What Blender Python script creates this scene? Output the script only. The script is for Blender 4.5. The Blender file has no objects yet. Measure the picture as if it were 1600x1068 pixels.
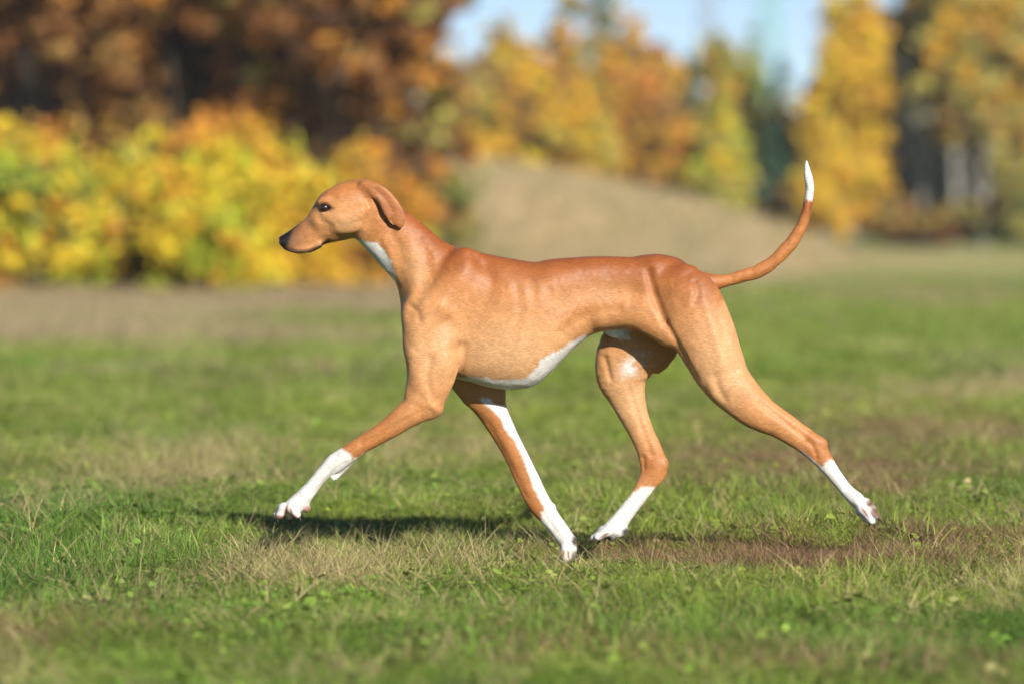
import bpy, math, random
import numpy as np
from mathutils import Vector, Matrix

# ------------------------------------------------------------------ camera, sky, sun, exposure
sc = bpy.context.scene
CAM_H, DIST, FPX, HORIZON = 0.772, 8.57, 6000.0, 345.0     # photo pixels are 1600 x 1068
cam_d = bpy.data.cameras.new('camera')
cam = bpy.data.objects.new('camera', cam_d)
sc.collection.objects.link(cam)
cam.location = (0, -DIST, CAM_H)
cam.rotation_euler = (math.radians(90), 0, 0)
cam_d.sensor_width = 36.0
cam_d.lens = 36.0 * FPX / 1600.0
cam_d.shift_y = (HORIZON - 534.0) / 1600.0
cam_d.clip_start, cam_d.clip_end = 0.1, 3000.0
cam_d.dof.use_dof = True
cam_d.dof.focus_distance = DIST - 0.03
cam_d.dof.aperture_fstop = 2.2
sc.camera = cam

SUN_TO = Vector((0.49, -0.93, 0.58)).normalized()           # towards the sun
sun_el = math.asin(SUN_TO.z)
sun_az = math.atan2(SUN_TO.x, SUN_TO.y)                     # clockwise from +Y
w = bpy.data.worlds.new('World'); sc.world = w; w.use_nodes = True
nt = w.node_tree; nt.nodes.clear()
sky = nt.nodes.new('ShaderNodeTexSky'); sky.sky_type = 'NISHITA'; sky.sun_disc = False
sky.sun_elevation = sun_el; sky.sun_rotation = sun_az
sky.air_density = 0.5; sky.dust_density = 0.0; sky.ozone_density = 1.0
bg = nt.nodes.new('ShaderNodeBackground'); bg.inputs['Strength'].default_value = 0.08
wo = nt.nodes.new('ShaderNodeOutputWorld')
nt.links.new(sky.outputs[0], bg.inputs[0]); nt.links.new(bg.outputs[0], wo.inputs[0])
sun_d = bpy.data.lights.new('sun', 'SUN'); sun_d.energy = 5.0; sun_d.angle = math.radians(0.6)
sun_d.color = (1.0, 0.93, 0.82)
sun = bpy.data.objects.new('sun', sun_d); sc.collection.objects.link(sun)
sun.rotation_euler = SUN_TO.to_track_quat('Z', 'Y').to_euler()
sc.view_settings.view_transform = 'Standard'; sc.view_settings.look = 'None'
sc.view_settings.exposure = 0.55; sc.view_settings.gamma = 1.0
sc.view_settings.use_curve_mapping = False
sc.render.engine = 'CYCLES'
sc.cycles.use_denoising = True
sc.cycles.max_bounces = 3; sc.cycles.diffuse_bounces = 2; sc.cycles.glossy_bounces = 1; sc.cycles.transmission_bounces = 2
sc.cycles.caustics_reflective = False; sc.cycles.caustics_refractive = False
sc.cycles.use_adaptive_sampling = True; sc.cycles.adaptive_threshold = 0.03

rng = np.random.default_rng(7)
C = sc.collection

# ------------------------------------------------------------------ helpers
def at(px, py, d):
    """photo pixel at distance d along the view axis -> world"""
    return Vector(((px-800)/FPX*d, d-DIST, CAM_H-(py-HORIZON)/FPX*d))
def on_ground(px, py):
    d = CAM_H*FPX/(py-HORIZON)
    return (px-800)/FPX*d, d-DIST
def X_at(px, d): return (px-800)/FPX*d

def mesh_np(name, V, F, smooth=False):
    """V (n,3), F (m,3|4) -> mesh"""
    V = np.asarray(V, np.float32); F = np.asarray(F, np.int32)
    me = bpy.data.meshes.new(name)
    n, m, s = len(V), len(F), F.shape[1]
    me.vertices.add(n); me.vertices.foreach_set('co', V.ravel())
    me.loops.add(m*s); me.loops.foreach_set('vertex_index', F.ravel())
    me.polygons.add(m); me.polygons.foreach_set('loop_start', np.arange(0, m*s, s, dtype=np.int32))
    if smooth: me.polygons.foreach_set('use_smooth', np.ones(m, bool))
    me.update(calc_edges=True)
    return me
def set_col(me, name, col):
    a = me.color_attributes.new(name, 'FLOAT_COLOR', 'POINT')
    c = np.ones((len(col), 4), np.float32); c[:, :3] = col
    a.data.foreach_set('color', c.ravel())
def obj(name, me, mat=None, parent=None, loc=None, **props):
    o = bpy.data.objects.new(name, me); C.objects.link(o)
    if mat is not None and me is not None: me.materials.append(mat)
    if parent is not None: o.parent = parent
    if loc is not None: o.location = loc
    for k, v in props.items(): o[k] = v
    return o

def vnoise(x, y, f, seed=0):
    """smooth value noise 0..1 in numpy"""
    x = np.asarray(x)*f+37.3; y = np.asarray(y)*f+11.7
    xi, yi = np.floor(x), np.floor(y); fx, fy = x-xi, y-yi
    fx = fx*fx*(3-2*fx); fy = fy*fy*(3-2*fy)
    def h(a, b):
        v = np.sin(a*127.1+b*311.7+seed*74.7)*43758.5453
        return v-np.floor(v)
    return (h(xi, yi)*(1-fx)+h(xi+1, yi)*fx)*(1-fy)+(h(xi, yi+1)*(1-fx)+h(xi+1, yi+1)*fx)*fy
def fbm(x, y, f, seed=0, o=3):
    r = 0; a = .5; t = 0
    for i in range(o):
        r = r+a*vnoise(x, y, f*2**i, seed+i); t += a; a *= .5
    return r/t
def sstep(a, b, x):
    t = np.clip((x-a)/(b-a), 0, 1); return t*t*(3-2*t)

def new_mat(name):
    m = bpy.data.materials.new(name); m.use_nodes = True
    t = m.node_tree; b = t.nodes['Principled BSDF']
    return m, t, b
def N(t, kind, **kw):
    n = t.nodes.new(kind)
    for k, v in kw.items(): setattr(n, k, v)
    return n

# ------------------------------------------------------------------ terrain height and field colour maps
def ground_z(x, y):
    x = np.asarray(x, float); y = np.asarray(y, float)
    near = np.exp(-((x/4.0)**2+((y-.5)/6.0)**2))
    z = 0.035*(fbm(x, y, .9, 3)-.5)*near+0.02*(fbm(x, y, 3.0, 9)-.5)*near
    far = sstep(8, 40, y)
    z = z+far*0.25*(fbm(x, y, .06, 5)-.5)
    z = z+.055*np.exp(-(((x+.98)/.30)**2+((y-.62)/.30)**2))
    z = z+.035*sstep(.3, 1.5, y)+.055*np.exp(-(((x-.78)/.42)**2+((y-.36)/.24)**2))*(.6+.8*vnoise(x, y, 5., 4))+.03*np.exp(-(((x-.62)/.5)**2+((y-2.2)/.5)**2))
    z = z+.018*(vnoise(x, y, 6.5, 14)-.5)*near
    pad = np.exp(-(((x-.13)/.35)**2+((y-.05)/.30)**2))
    return z*(1-pad)

def patch(x, y, px, py, rx, ry):
    """soft patch centred where pixel px,py meets the ground, radii in metres"""
    cx, cy = on_ground(px, py)
    return np.exp(-(((x-cx)/rx)**2+((y-cy)/ry)**2))
def straw_map(x, y):
    d = y+DIST
    s = 0.38*sstep(.55, .80, fbm(x, y*.55, 1.3, 21))
    s = s+.8*patch(x, y, 470, 905, .16, .35)+.7*patch(x, y, 290, 750, .22, .9)+.35*patch(x, y, 640, 880, .35, .4)
    s = s+.8*sstep(19, 23, d)*(1-sstep(40, 60, d))*sstep(-.1, -1.2, x+.0*y)*sstep(.25, .6, fbm(x, y, .35, 61))*1.7
    s = s+.55*sstep(11, 30, d)*sstep(.52, .72, fbm(x*.45, y*.16, .8, 44))
    s = s+.5*sstep(38, 60, d)*sstep(1.0, 4.0, 12-x)
    return np.clip(s, 0, 1)
def brown_map(x, y):
    s = 1.3*patch(x, y, 1190, 886, .16, .20)+1.2*patch(x, y, 1340, 888, .22, .18)+.75*patch(x, y, 985, 872, .16, .22)+.6*patch(x, y, 1390, 800, .10, .3)+.6*patch(x, y, 1460, 860, .2, .3)
    s = s+.45*patch(x, y, 1250, 745, .4, 1.2)+.4*patch(x, y, 1480, 700, .5, 1.5)+.22*patch(x, y, 1500, 1040, .7, .25)+.22*patch(x, y, 1150, 1050, .35, .25)
    s = s+.15*patch(x, y, 720, 1010, .25, .2)+.15*sstep(.62, .8, fbm(x, y*.6, 1.9, 77))
    s = s+.2*sstep(22, 27, y+DIST)*(1-sstep(34, 44, y+DIST))*sstep(-.5, -2, x)*sstep(.4, .6, fbm(x, y*.5, .5, 13))
    return np.clip(s*(.45+.8*vnoise(x, y, 7., 88)), 0, 1)

# ------------------------------------------------------------------ ground and hill
def sheet(xs, ys, zf):
    XX, YY = np.meshgrid(xs, ys)
    V = np.stack([XX.ravel(), YY.ravel(), zf(XX, YY).ravel()], 1)
    nx, ny = len(xs), len(ys)
    i = (np.arange(ny-1)[:, None]*nx+np.arange(nx-1)[None]).ravel()
    return V, np.stack([i, i+1, i+nx+1, i+nx], 1)
def warp_axis(lo, hi, near, step, grow):
    a = [0.0]; s = step
    while a[-1] < hi:
        a.append(a[-1]+s)
        if a[-1] > near: s *= grow
    b = [0.0]; s = step
    while b[-1] > lo:
        b.append(b[-1]-s)
        if b[-1] < -near: s *= grow
    return np.array(sorted(set(a+b)))
def field_colour(x, y):
    st, br = straw_map(x, y), brown_map(x, y)
    g = np.array([.11, .155, .030])*(0.75+.5*fbm(x, y, 2.5, 31))[..., None]
    far = sstep(9, 22, y+DIST)[..., None]
    g = g*(1-far)+far*np.array([.255, .315, .075])*(0.7+.6*fbm(x*.6, y*.25, .6, 33))[..., None]
    c = g*(1-st[..., None])+st[..., None]*np.array([.46, .37, .17])
    c = c*(1-.7*br[..., None])+.7*br[..., None]*np.array([.20, .135, .075])
    return c
xs = warp_axis(-320, 320, 4, .07, 1.12); ys = warp_axis(-60, 480, 10, .09, 1.10)
V, F = sheet(xs, ys, ground_z)
me = mesh_np('field_ground', V, F, True)
set_col(me, 'col', field_colour(V[:, 0], V[:, 1]))
def soil_mat(name):
    m, t, b = new_mat(name)
    a = N(t, 'ShaderNodeAttribute', attribute_name='col')
    tc = N(t, 'ShaderNodeNewGeometry')
    n1 = N(t, 'ShaderNodeTexNoise'); n1.inputs['Scale'].default_value = 38; n1.inputs['Detail'].default_value = 6
    t.links.new(tc.outputs['Position'], n1.inputs['Vector'])
    mr = N(t, 'ShaderNodeMapRange'); mr.inputs['To Min'].default_value = .55; mr.inputs['To Max'].default_value = 1.45
    t.links.new(n1.outputs[0], mr.inputs[0])
    mx = N(t, 'ShaderNodeMix', data_type='RGBA', blend_type='MULTIPLY'); mx.inputs[0].default_value = 1
    t.links.new(a.outputs['Color'], mx.inputs[6]); t.links.new(mr.outputs[0], mx.inputs[7])
    t.links.new(mx.outputs[2], b.inputs['Base Color'])
    bp = N(t, 'ShaderNodeBump'); bp.inputs['Strength'].default_value = .7; bp.inputs['Distance'].default_value = .03
    t.links.new(n1.outputs[0], bp.inputs['Height']); t.links.new(bp.outputs[0], b.inputs['Normal'])
    b.inputs['Roughness'].default_value = .95; b.inputs['Specular IOR Level'].default_value = .15
    return m
MAT_SOIL = soil_mat('field_soil')
obj('ground', me, MAT_SOIL, kind='structure', label='grassy autumn field stretching away behind the dog')

# low dry-grass mound behind the field
HD = 62.0
def hill_z(x, y):
    d = y+DIST
    px = 800+x/d*FPX
    top = np.interp(px, [380, 560, 680, 740, 800, 900, 1000, 1100, 1200, 1290, 1400],
                    [330, 275, 243, 238, 243, 262, 284, 308, 338, 372, 400])
    h = CAM_H+(HORIZON-top)/FPX*(HD+12)
    prof = sstep(HD-20, HD+12, d)*(1-sstep(HD+12, HD+60, d))
    return h*prof-.25+.12*(fbm(x, y, .3, 8)-.5)
hx = np.linspace(-9, 11, 90); hy = np.linspace(HD-24-DIST, HD+62-DIST, 90)
V, F = sheet(hx, hy, lambda x, y: hill_z(x*(y+DIST)/HD, y))
V[:, 0] *= (V[:, 1]+DIST)/HD
me = mesh_np('hill', V, F, True)
hc = np.array([.68, .54, .33])*(.5+1.0*fbm(V[:, 0], V[:, 1]*.4, .9, 3))[:, None]
gr = (sstep(.55, .75, fbm(V[:, 0], V[:, 1]*.3, .35, 90))*.6)[:, None]
set_col(me, 'col', hc*(1-gr)+gr*np.array([.28, .29, .09]))
obj('hill', me, MAT_SOIL, kind='structure', label='low mound of dry tan grass in front of the yellow trees')

# ------------------------------------------------------------------ grass (uncountable: one scattered object per kind)
def blade_mesh(name, n, hmin, hmax, width, spread, lean, seg=3, droop=.5, seed=0):
    r = np.random.default_rng(seed)
    V, F, K = [], [], []
    for i in range(n):
        h = r.uniform(hmin, hmax); wd = width*r.uniform(.6, 1.2)
        a = r.uniform(0, 2*math.pi); f = r.uniform(0, 2*math.pi)
        bx, by = r.normal(0, spread, 2)
        ln = lean*r.uniform(.2, 1.3); k = r.uniform(.55, 1.25)
        base = len(V)
        for s in range(seg+1):
            t = s/seg
            out = h*(ln*t+droop*ln*t*t)
            z = h*(t-.32*ln*t*t)-.004
            cx, cy = bx+math.cos(a)*out, by+math.sin(a)*out
            ww = wd*(1-t**1.6)*.5
            V.append((cx+math.cos(f)*ww, cy+math.sin(f)*ww, z)); V.append((cx-math.cos(f)*ww, cy-math.sin(f)*ww, z))
            K += [k, k]
            if s: F.append((base+2*s-2, base+2*s-1, base+2*s+1, base+2*s))
    me = mesh_np(name, V, F)
    set_col(me, 'shade', np.repeat(np.array(K)[:, None], 3, 1))
    return me
def leaf_mesh(name, n, size, spread, seed):
    r = np.random.default_rng(seed); V, F, K = [], [], []
    for i in range(n):
        bx, by = r.normal(0, spread, 2); z = r.uniform(.008, .028); s = size*r.uniform(.6, 1.3)
        nrm = Vector((r.normal(0, .45), r.normal(0, .45), 1)).normalized()
        q = nrm.to_track_quat('Z', 'Y').to_matrix(); a0 = r.uniform(0, 6.28); b = len(V); k = r.uniform(.7, 1.3)
        for j in range(6):
            a = a0+j*math.pi/3; rr = s*(1 if j % 2 else .8)
            p = q @ Vector((math.cos(a)*rr, math.sin(a)*rr*.8, 0)); V.append((bx+p.x, by+p.y, z+p.z)); K.append(k)
        F += [(b, b+1, b+2, b+3), (b, b+3, b+4, b+5)]
    me = mesh_np(name, V, F); set_col(me, 'shade', np.repeat(np.array(K)[:, None], 3, 1)); return me

def grass_mat():
    m, t, b = new_mat('grass_blades')
    a = N(t, 'ShaderNodeAttribute', attribute_name='tint', attribute_type='INSTANCER')
    s = N(t, 'ShaderNodeAttribute', attribute_name='shade')
    mx = N(t, 'ShaderNodeMix', data_type='RGBA', blend_type='MULTIPLY'); mx.inputs[0].default_value = 1
    t.links.new(a.outputs['Color'], mx.inputs[6]); t.links.new(s.outputs['Color'], mx.inputs[7])
    t.links.new(mx.outputs[2], b.inputs['Base Color'])
    b.inputs['Roughness'].default_value = .55; b.inputs['Specular IOR Level'].default_value = .3
    tr = N(t, 'ShaderNodeBsdfTranslucent'); t.links.new(mx.outputs[2], tr.inputs['Color'])
    ad = N(t, 'ShaderNodeMixShader'); ad.inputs[0].default_value = .32
    out = t.nodes['Material Output']
    t.links.new(b.outputs[0], ad.inputs[1]); t.links.new(tr.outputs[0], ad.inputs[2]); t.links.new(ad.outputs[0], out.inputs[0])
    return m
MAT_GRASS = grass_mat()
tufts = bpy.data.collections.new('tufts')
def tuft(me):
    me.materials.append(MAT_GRASS)
    o = bpy.data.objects.new(me.name, me); tufts.objects.link(o)
for i in range(4): tuft(blade_mesh('a_lawn_%d' % i, 36, .014, .042, .0026, .022, .95, 3, .6, 10+i))       # 0-3 short lawn
for i in range(3): tuft(blade_mesh('b_tall_%d' % i, 16, .045, .095, .0036, .016, .50, 4, .7, 20+i))       # 4-6 longer
for i in range(3): tuft(blade_mesh('c_straw_%d' % i, 12, .04, .105, .0021, .020, .75, 4, .9, 30+i))       # 7-9 dry straw
for i in range(2): tuft(blade_mesh('d_twig_%d' % i, 34, .020, .075, .0020, .028, .85, 3, .3, 40+i))       # 10-11 brown stubble
for i in range(2): tuft(leaf_mesh('e_leaf_%d' % i, 9, .009, .025, 50+i))                                  # 12-13 clover
for i in range(3): tuft(blade_mesh('f_clump_%d' % i, 34, .05, .16, .010, .09, .6, 3, .6, 60+i))           # 14-16 far clumps

def scatter(name, pts, rot, scl, tint, idx, **props):
    me = bpy.data.meshes.new(name); n = len(pts)
    me.vertices.add(n); me.vertices.foreach_set('co', np.asarray(pts, np.float32).ravel())
    a = me.attributes.new('rot', 'FLOAT_VECTOR', 'POINT'); a.data.foreach_set('vector', np.asarray(rot, np.float32).ravel())
    a = me.attributes.new('scl', 'FLOAT', 'POINT'); a.data.foreach_set('value', np.asarray(scl, np.float32))
    a = me.attributes.new('idx', 'INT', 'POINT'); a.data.foreach_set('value', np.asarray(idx, np.int32))
    c = np.ones((n, 4), np.float32); c[:, :3] = tint
    a = me.attributes.new('tint', 'FLOAT_COLOR', 'POINT'); a.data.foreach_set('color', c.ravel())
    o = obj(name, me, None, **props)
    g = bpy.data.node_groups.new(name+'_nodes', 'GeometryNodeTree')
    g.interface.new_socket('Geometry', in_out='INPUT', socket_type='NodeSocketGeometry')
    g.interface.new_socket('Geometry', in_out='OUTPUT', socket_type='NodeSocketGeometry')
    gi = g.nodes.new('NodeGroupInput'); go = g.nodes.new('NodeGroupOutput')
    ip = g.nodes.new('GeometryNodeInstanceOnPoints'); ci = g.nodes.new('GeometryNodeCollectionInfo')
    ci.inputs['Collection'].default_value = tufts
    ci.inputs['Separate Children'].default_value = True; ci.inputs['Reset Children'].default_value = True
    def na(nm, ty):
        n_ = g.nodes.new('GeometryNodeInputNamedAttribute'); n_.data_type = ty; n_.inputs['Name'].default_value = nm
        return n_.outputs['Attribute']
    ip.inputs['Pick Instance'].default_value = True
    g.links.new(gi.outputs[0], ip.inputs['Points']); g.links.new(ci.outputs[0], ip.inputs['Instance'])
    g.links.new(na('idx', 'INT'), ip.inputs['Instance Index'])
    e2r = g.nodes.new('FunctionNodeEulerToRotation'); g.links.new(na('rot', 'FLOAT_VECTOR'), e2r.inputs[0])
    g.links.new(e2r.outputs[0], ip.inputs['Rotation']); g.links.new(na('scl', 'FLOAT'), ip.inputs['Scale'])
    g.links.new(ip.outputs[0], go.inputs[0])
    mo = o.modifiers.new('scatter', 'NODES'); mo.node_group = g
    return o

def wedge(d0, d1, dens, margin):
    """random ground points in the widening strip of field between two distances"""
    n = int(dens*((d1-d0)*(.1334*(d0+d1)+2*margin)))
    d = rng.uniform(d0, d1, int(n*2.2)); u = rng.uniform(-1, 1, len(d))
    keep = rng.uniform(0, 1, len(d)) < (.1334*d+margin)/(.1334*d1+margin)
    d, u = d[keep], u[keep]
    return u*(.1334*d+margin), d-DIST
def lerp3(a, b, t): return a*(1-t[:, None])+b*t[:, None]
def green_tint(x, y, n):
    hue = fbm(x, y, 1.1, 51); r = rng.uniform(0, 1, n)
    c = lerp3(np.tile([.150, .300, .042], (n, 1)), np.tile([.370, .425, .072], (n, 1)), np.clip(.9*hue+.5*(r-.5)+.1, 0, 1))
    lush = sstep(-.4, -1.1, x)*sstep(-2.2, -.5, y)*(1-sstep(1.0, 2.5, y))
    c = lerp3(c, np.tile([.105, .255, .042], (n, 1)), .65*lush)
    lush = sstep(.3, .9, x)*(1-sstep(-1.6, -.9, y))*sstep(-2.3, -1.8, y)
    c = lerp3(c, np.tile([.130, .300, .050], (n, 1)), .5*lush)
    return c*(rng.uniform(.6, 1.2, n)*(.72+.56*vnoise(x, y, 5., 17)))[:, None]
STRAW, BROWN = np.array([.62, .50, .25]), np.array([.30, .185, .105])

allp = []
for d0, d1, dens, mg in ((5.4, 7.0, 600, .5), (7.0, 11.5, 1050, .5), (11.5, 17, 360, 1.0)):
    x, y = wedge(d0, d1, dens, mg); n = len(x)
    st, br = straw_map(x, y), brown_map(x, y)
    r = rng.uniform(0, 1, n)
    idx = rng.integers(0, 4, n); tint = green_tint(x, y, n)
    tallness = sstep(.5, .75, fbm(x, y, 1.6, 71))*.5+.5*patch(x, y, 120, 880, .6, .8)+.8*patch(x, y, 1300, 845, .45, .3)
    m = r < .30*tallness; idx[m] = rng.integers(4, 7, m.sum())
    m = (r > .93); idx[m] = rng.integers(12, 14, m.sum())
    r2 = rng.uniform(0, 1, n)
    m = r2 < .035+.55*st; idx[m] = rng.integers(7, 10, m.sum()); tint[m] = STRAW*rng.uniform(.6, 1.15, (m.sum(), 1))
    dry = (rng.uniform(0, 1, n) < .35*st+.10) & ~m; tint[dry] = lerp3(tint[dry], np.tile(STRAW*.75, (dry.sum(), 1)), rng.uniform(.3, .8, dry.sum()))
    r3 = rng.uniform(0, 1, n)
    m = r3 < .70*br; idx[m] = rng.integers(10, 12, m.sum()); tint[m] = BROWN*rng.uniform(.5, 1.5, (m.sum(), 1))
    scl = rng.uniform(.7, 1.25, n)*(1+.15*(d0 > 11))
    worn = patch(x, y, 960, 876, .22, .16)+patch(x, y, 885, 884, .10, .10)
    scl = scl*(1-.5*np.clip(worn, 0, 1))*(1-.3*np.clip(patch(x, y, 600, 832, .50, .45), 0, 1))
    allp.append((x, y, scl, tint, idx))
x, y, scl, tint, idx = [np.concatenate([p[i] for p in allp]) for i in range(5)]
n = len(x)
rot = np.stack([rng.normal(0, .12, n), rng.normal(0, .12, n), rng.uniform(0, 6.283, n)], 1)
scatter('grass', np.stack([x, y, ground_z(x, y)], 1), rot, scl, tint, idx, kind='stuff',
        label='short green and straw-coloured grass around the running dog', category='grass')
# farther field: bigger, sparser clumps
x, y = wedge(17, 45, 95, 1.5); n = len(x); st, br = straw_map(x, y), brown_map(x, y)
tint = green_tint(x, y, n)*1.05; m = rng.uniform(0, 1, n) < .92*st+.06; tint[m] = np.array([.58, .46, .27])*rng.uniform(.6, 1.05, (m.sum(), 1))
m = rng.uniform(0, 1, n) < .6*br; tint[m] = BROWN*rng.uniform(.8, 1.7, (m.sum(), 1))
rot = np.stack([rng.normal(0, .1, n), rng.normal(0, .1, n), rng.uniform(0, 6.283, n)], 1)
scatter('meadow_grass', np.stack([x, y, ground_z(x, y)], 1), rot, rng.uniform(.5, .9, n)*(1+.35*st)*(1-.2*sstep(24, 34, y+DIST)+.5*sstep(34.5, 35.5, y+DIST)*(1-sstep(38, 40, y+DIST))), tint, rng.integers(14, 17, n),
        kind='stuff', label='longer meadow grass between the lawn and the shrubs', category='grass')
# hill clumps
n = 6000
d = rng.uniform(HD-14, HD+14, n); x = X_at(rng.uniform(560, 1320, n), d); y = d-DIST
hz = hill_z(x, y); k = hz > -.02; x, y, hz = x[k], y[k], hz[k]; n = len(x)
tint = np.array([.62, .49, .30])*rng.uniform(.85, 1.3, (n, 1)); m = rng.uniform(0, 1, n) < .28; tint[m] = np.array([.30, .29, .10])*rng.uniform(.7, 1.3, (m.sum(), 1))
rot = np.stack([rng.normal(0, .1, n), rng.normal(0, .1, n), rng.uniform(0, 6.283, n)], 1)
scatter('hill_grass', np.stack([x, y, hz], 1), rot, rng.uniform(.8, 1.7, n), tint, rng.integers(14, 17, n),
        kind='stuff', label='dry tan grass covering the low mound', category='grass')
# ------------------------------------------------------------------ trees and shrubs
def leaf_material():
    m, t, b = new_mat('autumn_leaves')
    a = N(t, 'ShaderNodeAttribute', attribute_name='col')
    t.links.new(a.outputs['Color'], b.inputs['Base Color']); b.inputs['Roughness'].default_value = .6
    b.inputs['Specular IOR Level'].default_value = .25
    tr = N(t, 'ShaderNodeBsdfTranslucent'); t.links.new(a.outputs['Color'], tr.inputs['Color'])
    ad = N(t, 'ShaderNodeMixShader'); ad.inputs[0].default_value = .25
    t.links.new(b.outputs[0], ad.inputs[1]); t.links.new(tr.outputs[0], ad.inputs[2]); t.links.new(ad.outputs[0], t.nodes['Material Output'].inputs[0])
    return m
MAT_LEAF = leaf_material()
def bark_material(name, c1, c2, scale):
    m, t, b = new_mat(name)
    tc = N(t, 'ShaderNodeTexCoord'); mp = N(t, 'ShaderNodeMapping'); mp.inputs['Scale'].default_value = scale
    n1 = N(t, 'ShaderNodeTexNoise'); n1.inputs['Scale'].default_value = 3; n1.inputs['Detail'].default_value = 5
    t.links.new(tc.outputs['Object'], mp.inputs[0]); t.links.new(mp.outputs[0], n1.inputs['Vector'])
    cr = N(t, 'ShaderNodeValToRGB'); cr.color_ramp.elements[0].position = .4; cr.color_ramp.elements[1].position = .6
    cr.color_ramp.elements[0].color = (*c1, 1); cr.color_ramp.elements[1].color = (*c2, 1)
    t.links.new(n1.outputs[0], cr.inputs[0]); t.links.new(cr.outputs[0], b.inputs['Base Color'])
    bp = N(t, 'ShaderNodeBump'); bp.inputs['Strength'].default_value = .6; t.links.new(n1.outputs[0], bp.inputs['Height']); t.links.new(bp.outputs[0], b.inputs['Normal'])
    b.inputs['Roughness'].default_value = .9
    return m
MAT_BARK = bark_material('brown_bark', (.035, .025, .018), (.11, .085, .06), (6, 6, 1.2))
MAT_BIRCH = bark_material('birch_bark', (.05, .045, .04), (.48, .45, .40), (1.5, 1.5, 5))

def limb(V, F, pts, rad, sides=7):
    base = len(V); pts = [Vector(p) for p in pts]
    for i, p in enumerate(pts):
        t = (pts[min(i+1, len(pts)-1)]-pts[max(i-1, 0)]).normalized()
        u = t.orthogonal().normalized(); v = t.cross(u)
        for s in range(sides):
            a = 2*math.pi*s/sides; V.append(tuple(p+(u*math.cos(a)+v*math.sin(a))*rad[i]))
    for i in range(len(pts)-1):
        for s in range(sides):
            a, b = base+i*sides+s, base+i*sides+(s+1) % sides; F.append((a, b, b+sides, a+sides))
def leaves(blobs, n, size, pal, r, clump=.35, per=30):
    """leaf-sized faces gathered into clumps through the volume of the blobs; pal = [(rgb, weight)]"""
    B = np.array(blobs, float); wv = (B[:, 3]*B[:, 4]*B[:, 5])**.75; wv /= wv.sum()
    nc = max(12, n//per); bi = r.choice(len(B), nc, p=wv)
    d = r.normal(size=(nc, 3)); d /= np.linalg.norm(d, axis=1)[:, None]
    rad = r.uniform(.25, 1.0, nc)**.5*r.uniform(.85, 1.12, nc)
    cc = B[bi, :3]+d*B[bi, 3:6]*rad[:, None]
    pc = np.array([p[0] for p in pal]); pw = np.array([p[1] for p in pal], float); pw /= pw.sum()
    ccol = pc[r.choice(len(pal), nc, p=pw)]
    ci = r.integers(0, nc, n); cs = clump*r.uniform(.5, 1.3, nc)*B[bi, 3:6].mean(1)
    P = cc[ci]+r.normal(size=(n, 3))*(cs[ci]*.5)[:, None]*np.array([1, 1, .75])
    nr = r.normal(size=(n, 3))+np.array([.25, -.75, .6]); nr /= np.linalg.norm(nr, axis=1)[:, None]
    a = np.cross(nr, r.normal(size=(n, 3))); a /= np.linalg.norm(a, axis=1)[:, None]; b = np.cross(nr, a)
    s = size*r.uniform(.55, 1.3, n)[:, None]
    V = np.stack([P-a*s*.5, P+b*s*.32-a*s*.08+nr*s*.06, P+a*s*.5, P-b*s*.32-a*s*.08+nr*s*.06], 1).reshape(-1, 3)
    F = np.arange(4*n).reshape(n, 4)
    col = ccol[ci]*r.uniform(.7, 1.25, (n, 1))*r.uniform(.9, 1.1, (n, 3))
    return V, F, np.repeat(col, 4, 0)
def plant(name, label, cat, base, height, blobs, n, size, pal, trunk_r, bark, seed, group=None, stems=1, clump=.35, lean=0., kind_tree=True):
    r = np.random.default_rng(seed)
    root = obj(name, None, None, None, base, label=label, category=cat)
    if group: root['group'] = group
    V, F = [], []
    for st in range(stems):
        a = r.uniform(0, 6.28); off = 0 if stems == 1 else r.uniform(.05, .22)
        bx, by = math.cos(a)*off, math.sin(a)*off*.6; top = height*(.88 if stems == 1 else r.uniform(.55, .8))
        spread = 0 if stems == 1 else 1.6
        pts = [(bx*(1+spread*t*2)+lean*t*height+r.normal(0, .02*height)*t, by*(1+spread*t*2)+r.normal(0, .02*height)*t, top*t-.1*(t == 0)) for t in np.linspace(0, 1, 8)]
        limb(V, F, pts, [trunk_r*(1.25 if t == 0 else 1)*(1-.88*t) for t in np.linspace(0, 1, 8)])
        if stems == 1:
            for b in blobs:
                for q in range(2):
                    t0 = np.clip((b[2]-b[5])/height*r.uniform(.7, 1.1), .18, .8); i = int(t0*7); p0 = Vector(pts[i])
                    p1 = Vector((b[0]+r.normal(0, .35)*b[3], b[1]+r.normal(0, .35)*b[4], b[2]+r.uniform(-.3, .5)*b[5])); mid = (p0+p1)/2+Vector((r.normal(0, .06), r.normal(0, .06), -.05))*height*.3
                    r0 = trunk_r*(1-.88*t0)*.5; limb(V, F, [p0, (p0+mid)/2, mid, (mid+p1)/2, p1], [r0, r0*.8, r0*.6, r0*.4, r0*.15], 5)
    obj('trunk' if kind_tree else 'stems', mesh_np(name+'_wood', V, F, True), bark, root)
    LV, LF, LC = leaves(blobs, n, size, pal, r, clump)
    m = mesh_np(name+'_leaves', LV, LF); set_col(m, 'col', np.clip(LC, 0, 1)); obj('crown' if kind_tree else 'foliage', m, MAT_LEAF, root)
    return root
def gz(x, y): return float(ground_z(x, y))
def spot_at(px, d, z=None):
    x = X_at(px, d); y = d-DIST
    return (x, y, gz(x, y) if z is None else z)

YEL, LIME, ORG, GOLD = (.74, .56, .035), (.42, .47, .035), (.62, .27, .04), (.70, .42, .035)
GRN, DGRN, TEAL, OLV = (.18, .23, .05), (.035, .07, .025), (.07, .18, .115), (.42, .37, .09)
BRN, DBRN, TAN = (.25, .110, .030), (.075, .035, .015), (.36, .21, .06)

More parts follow.
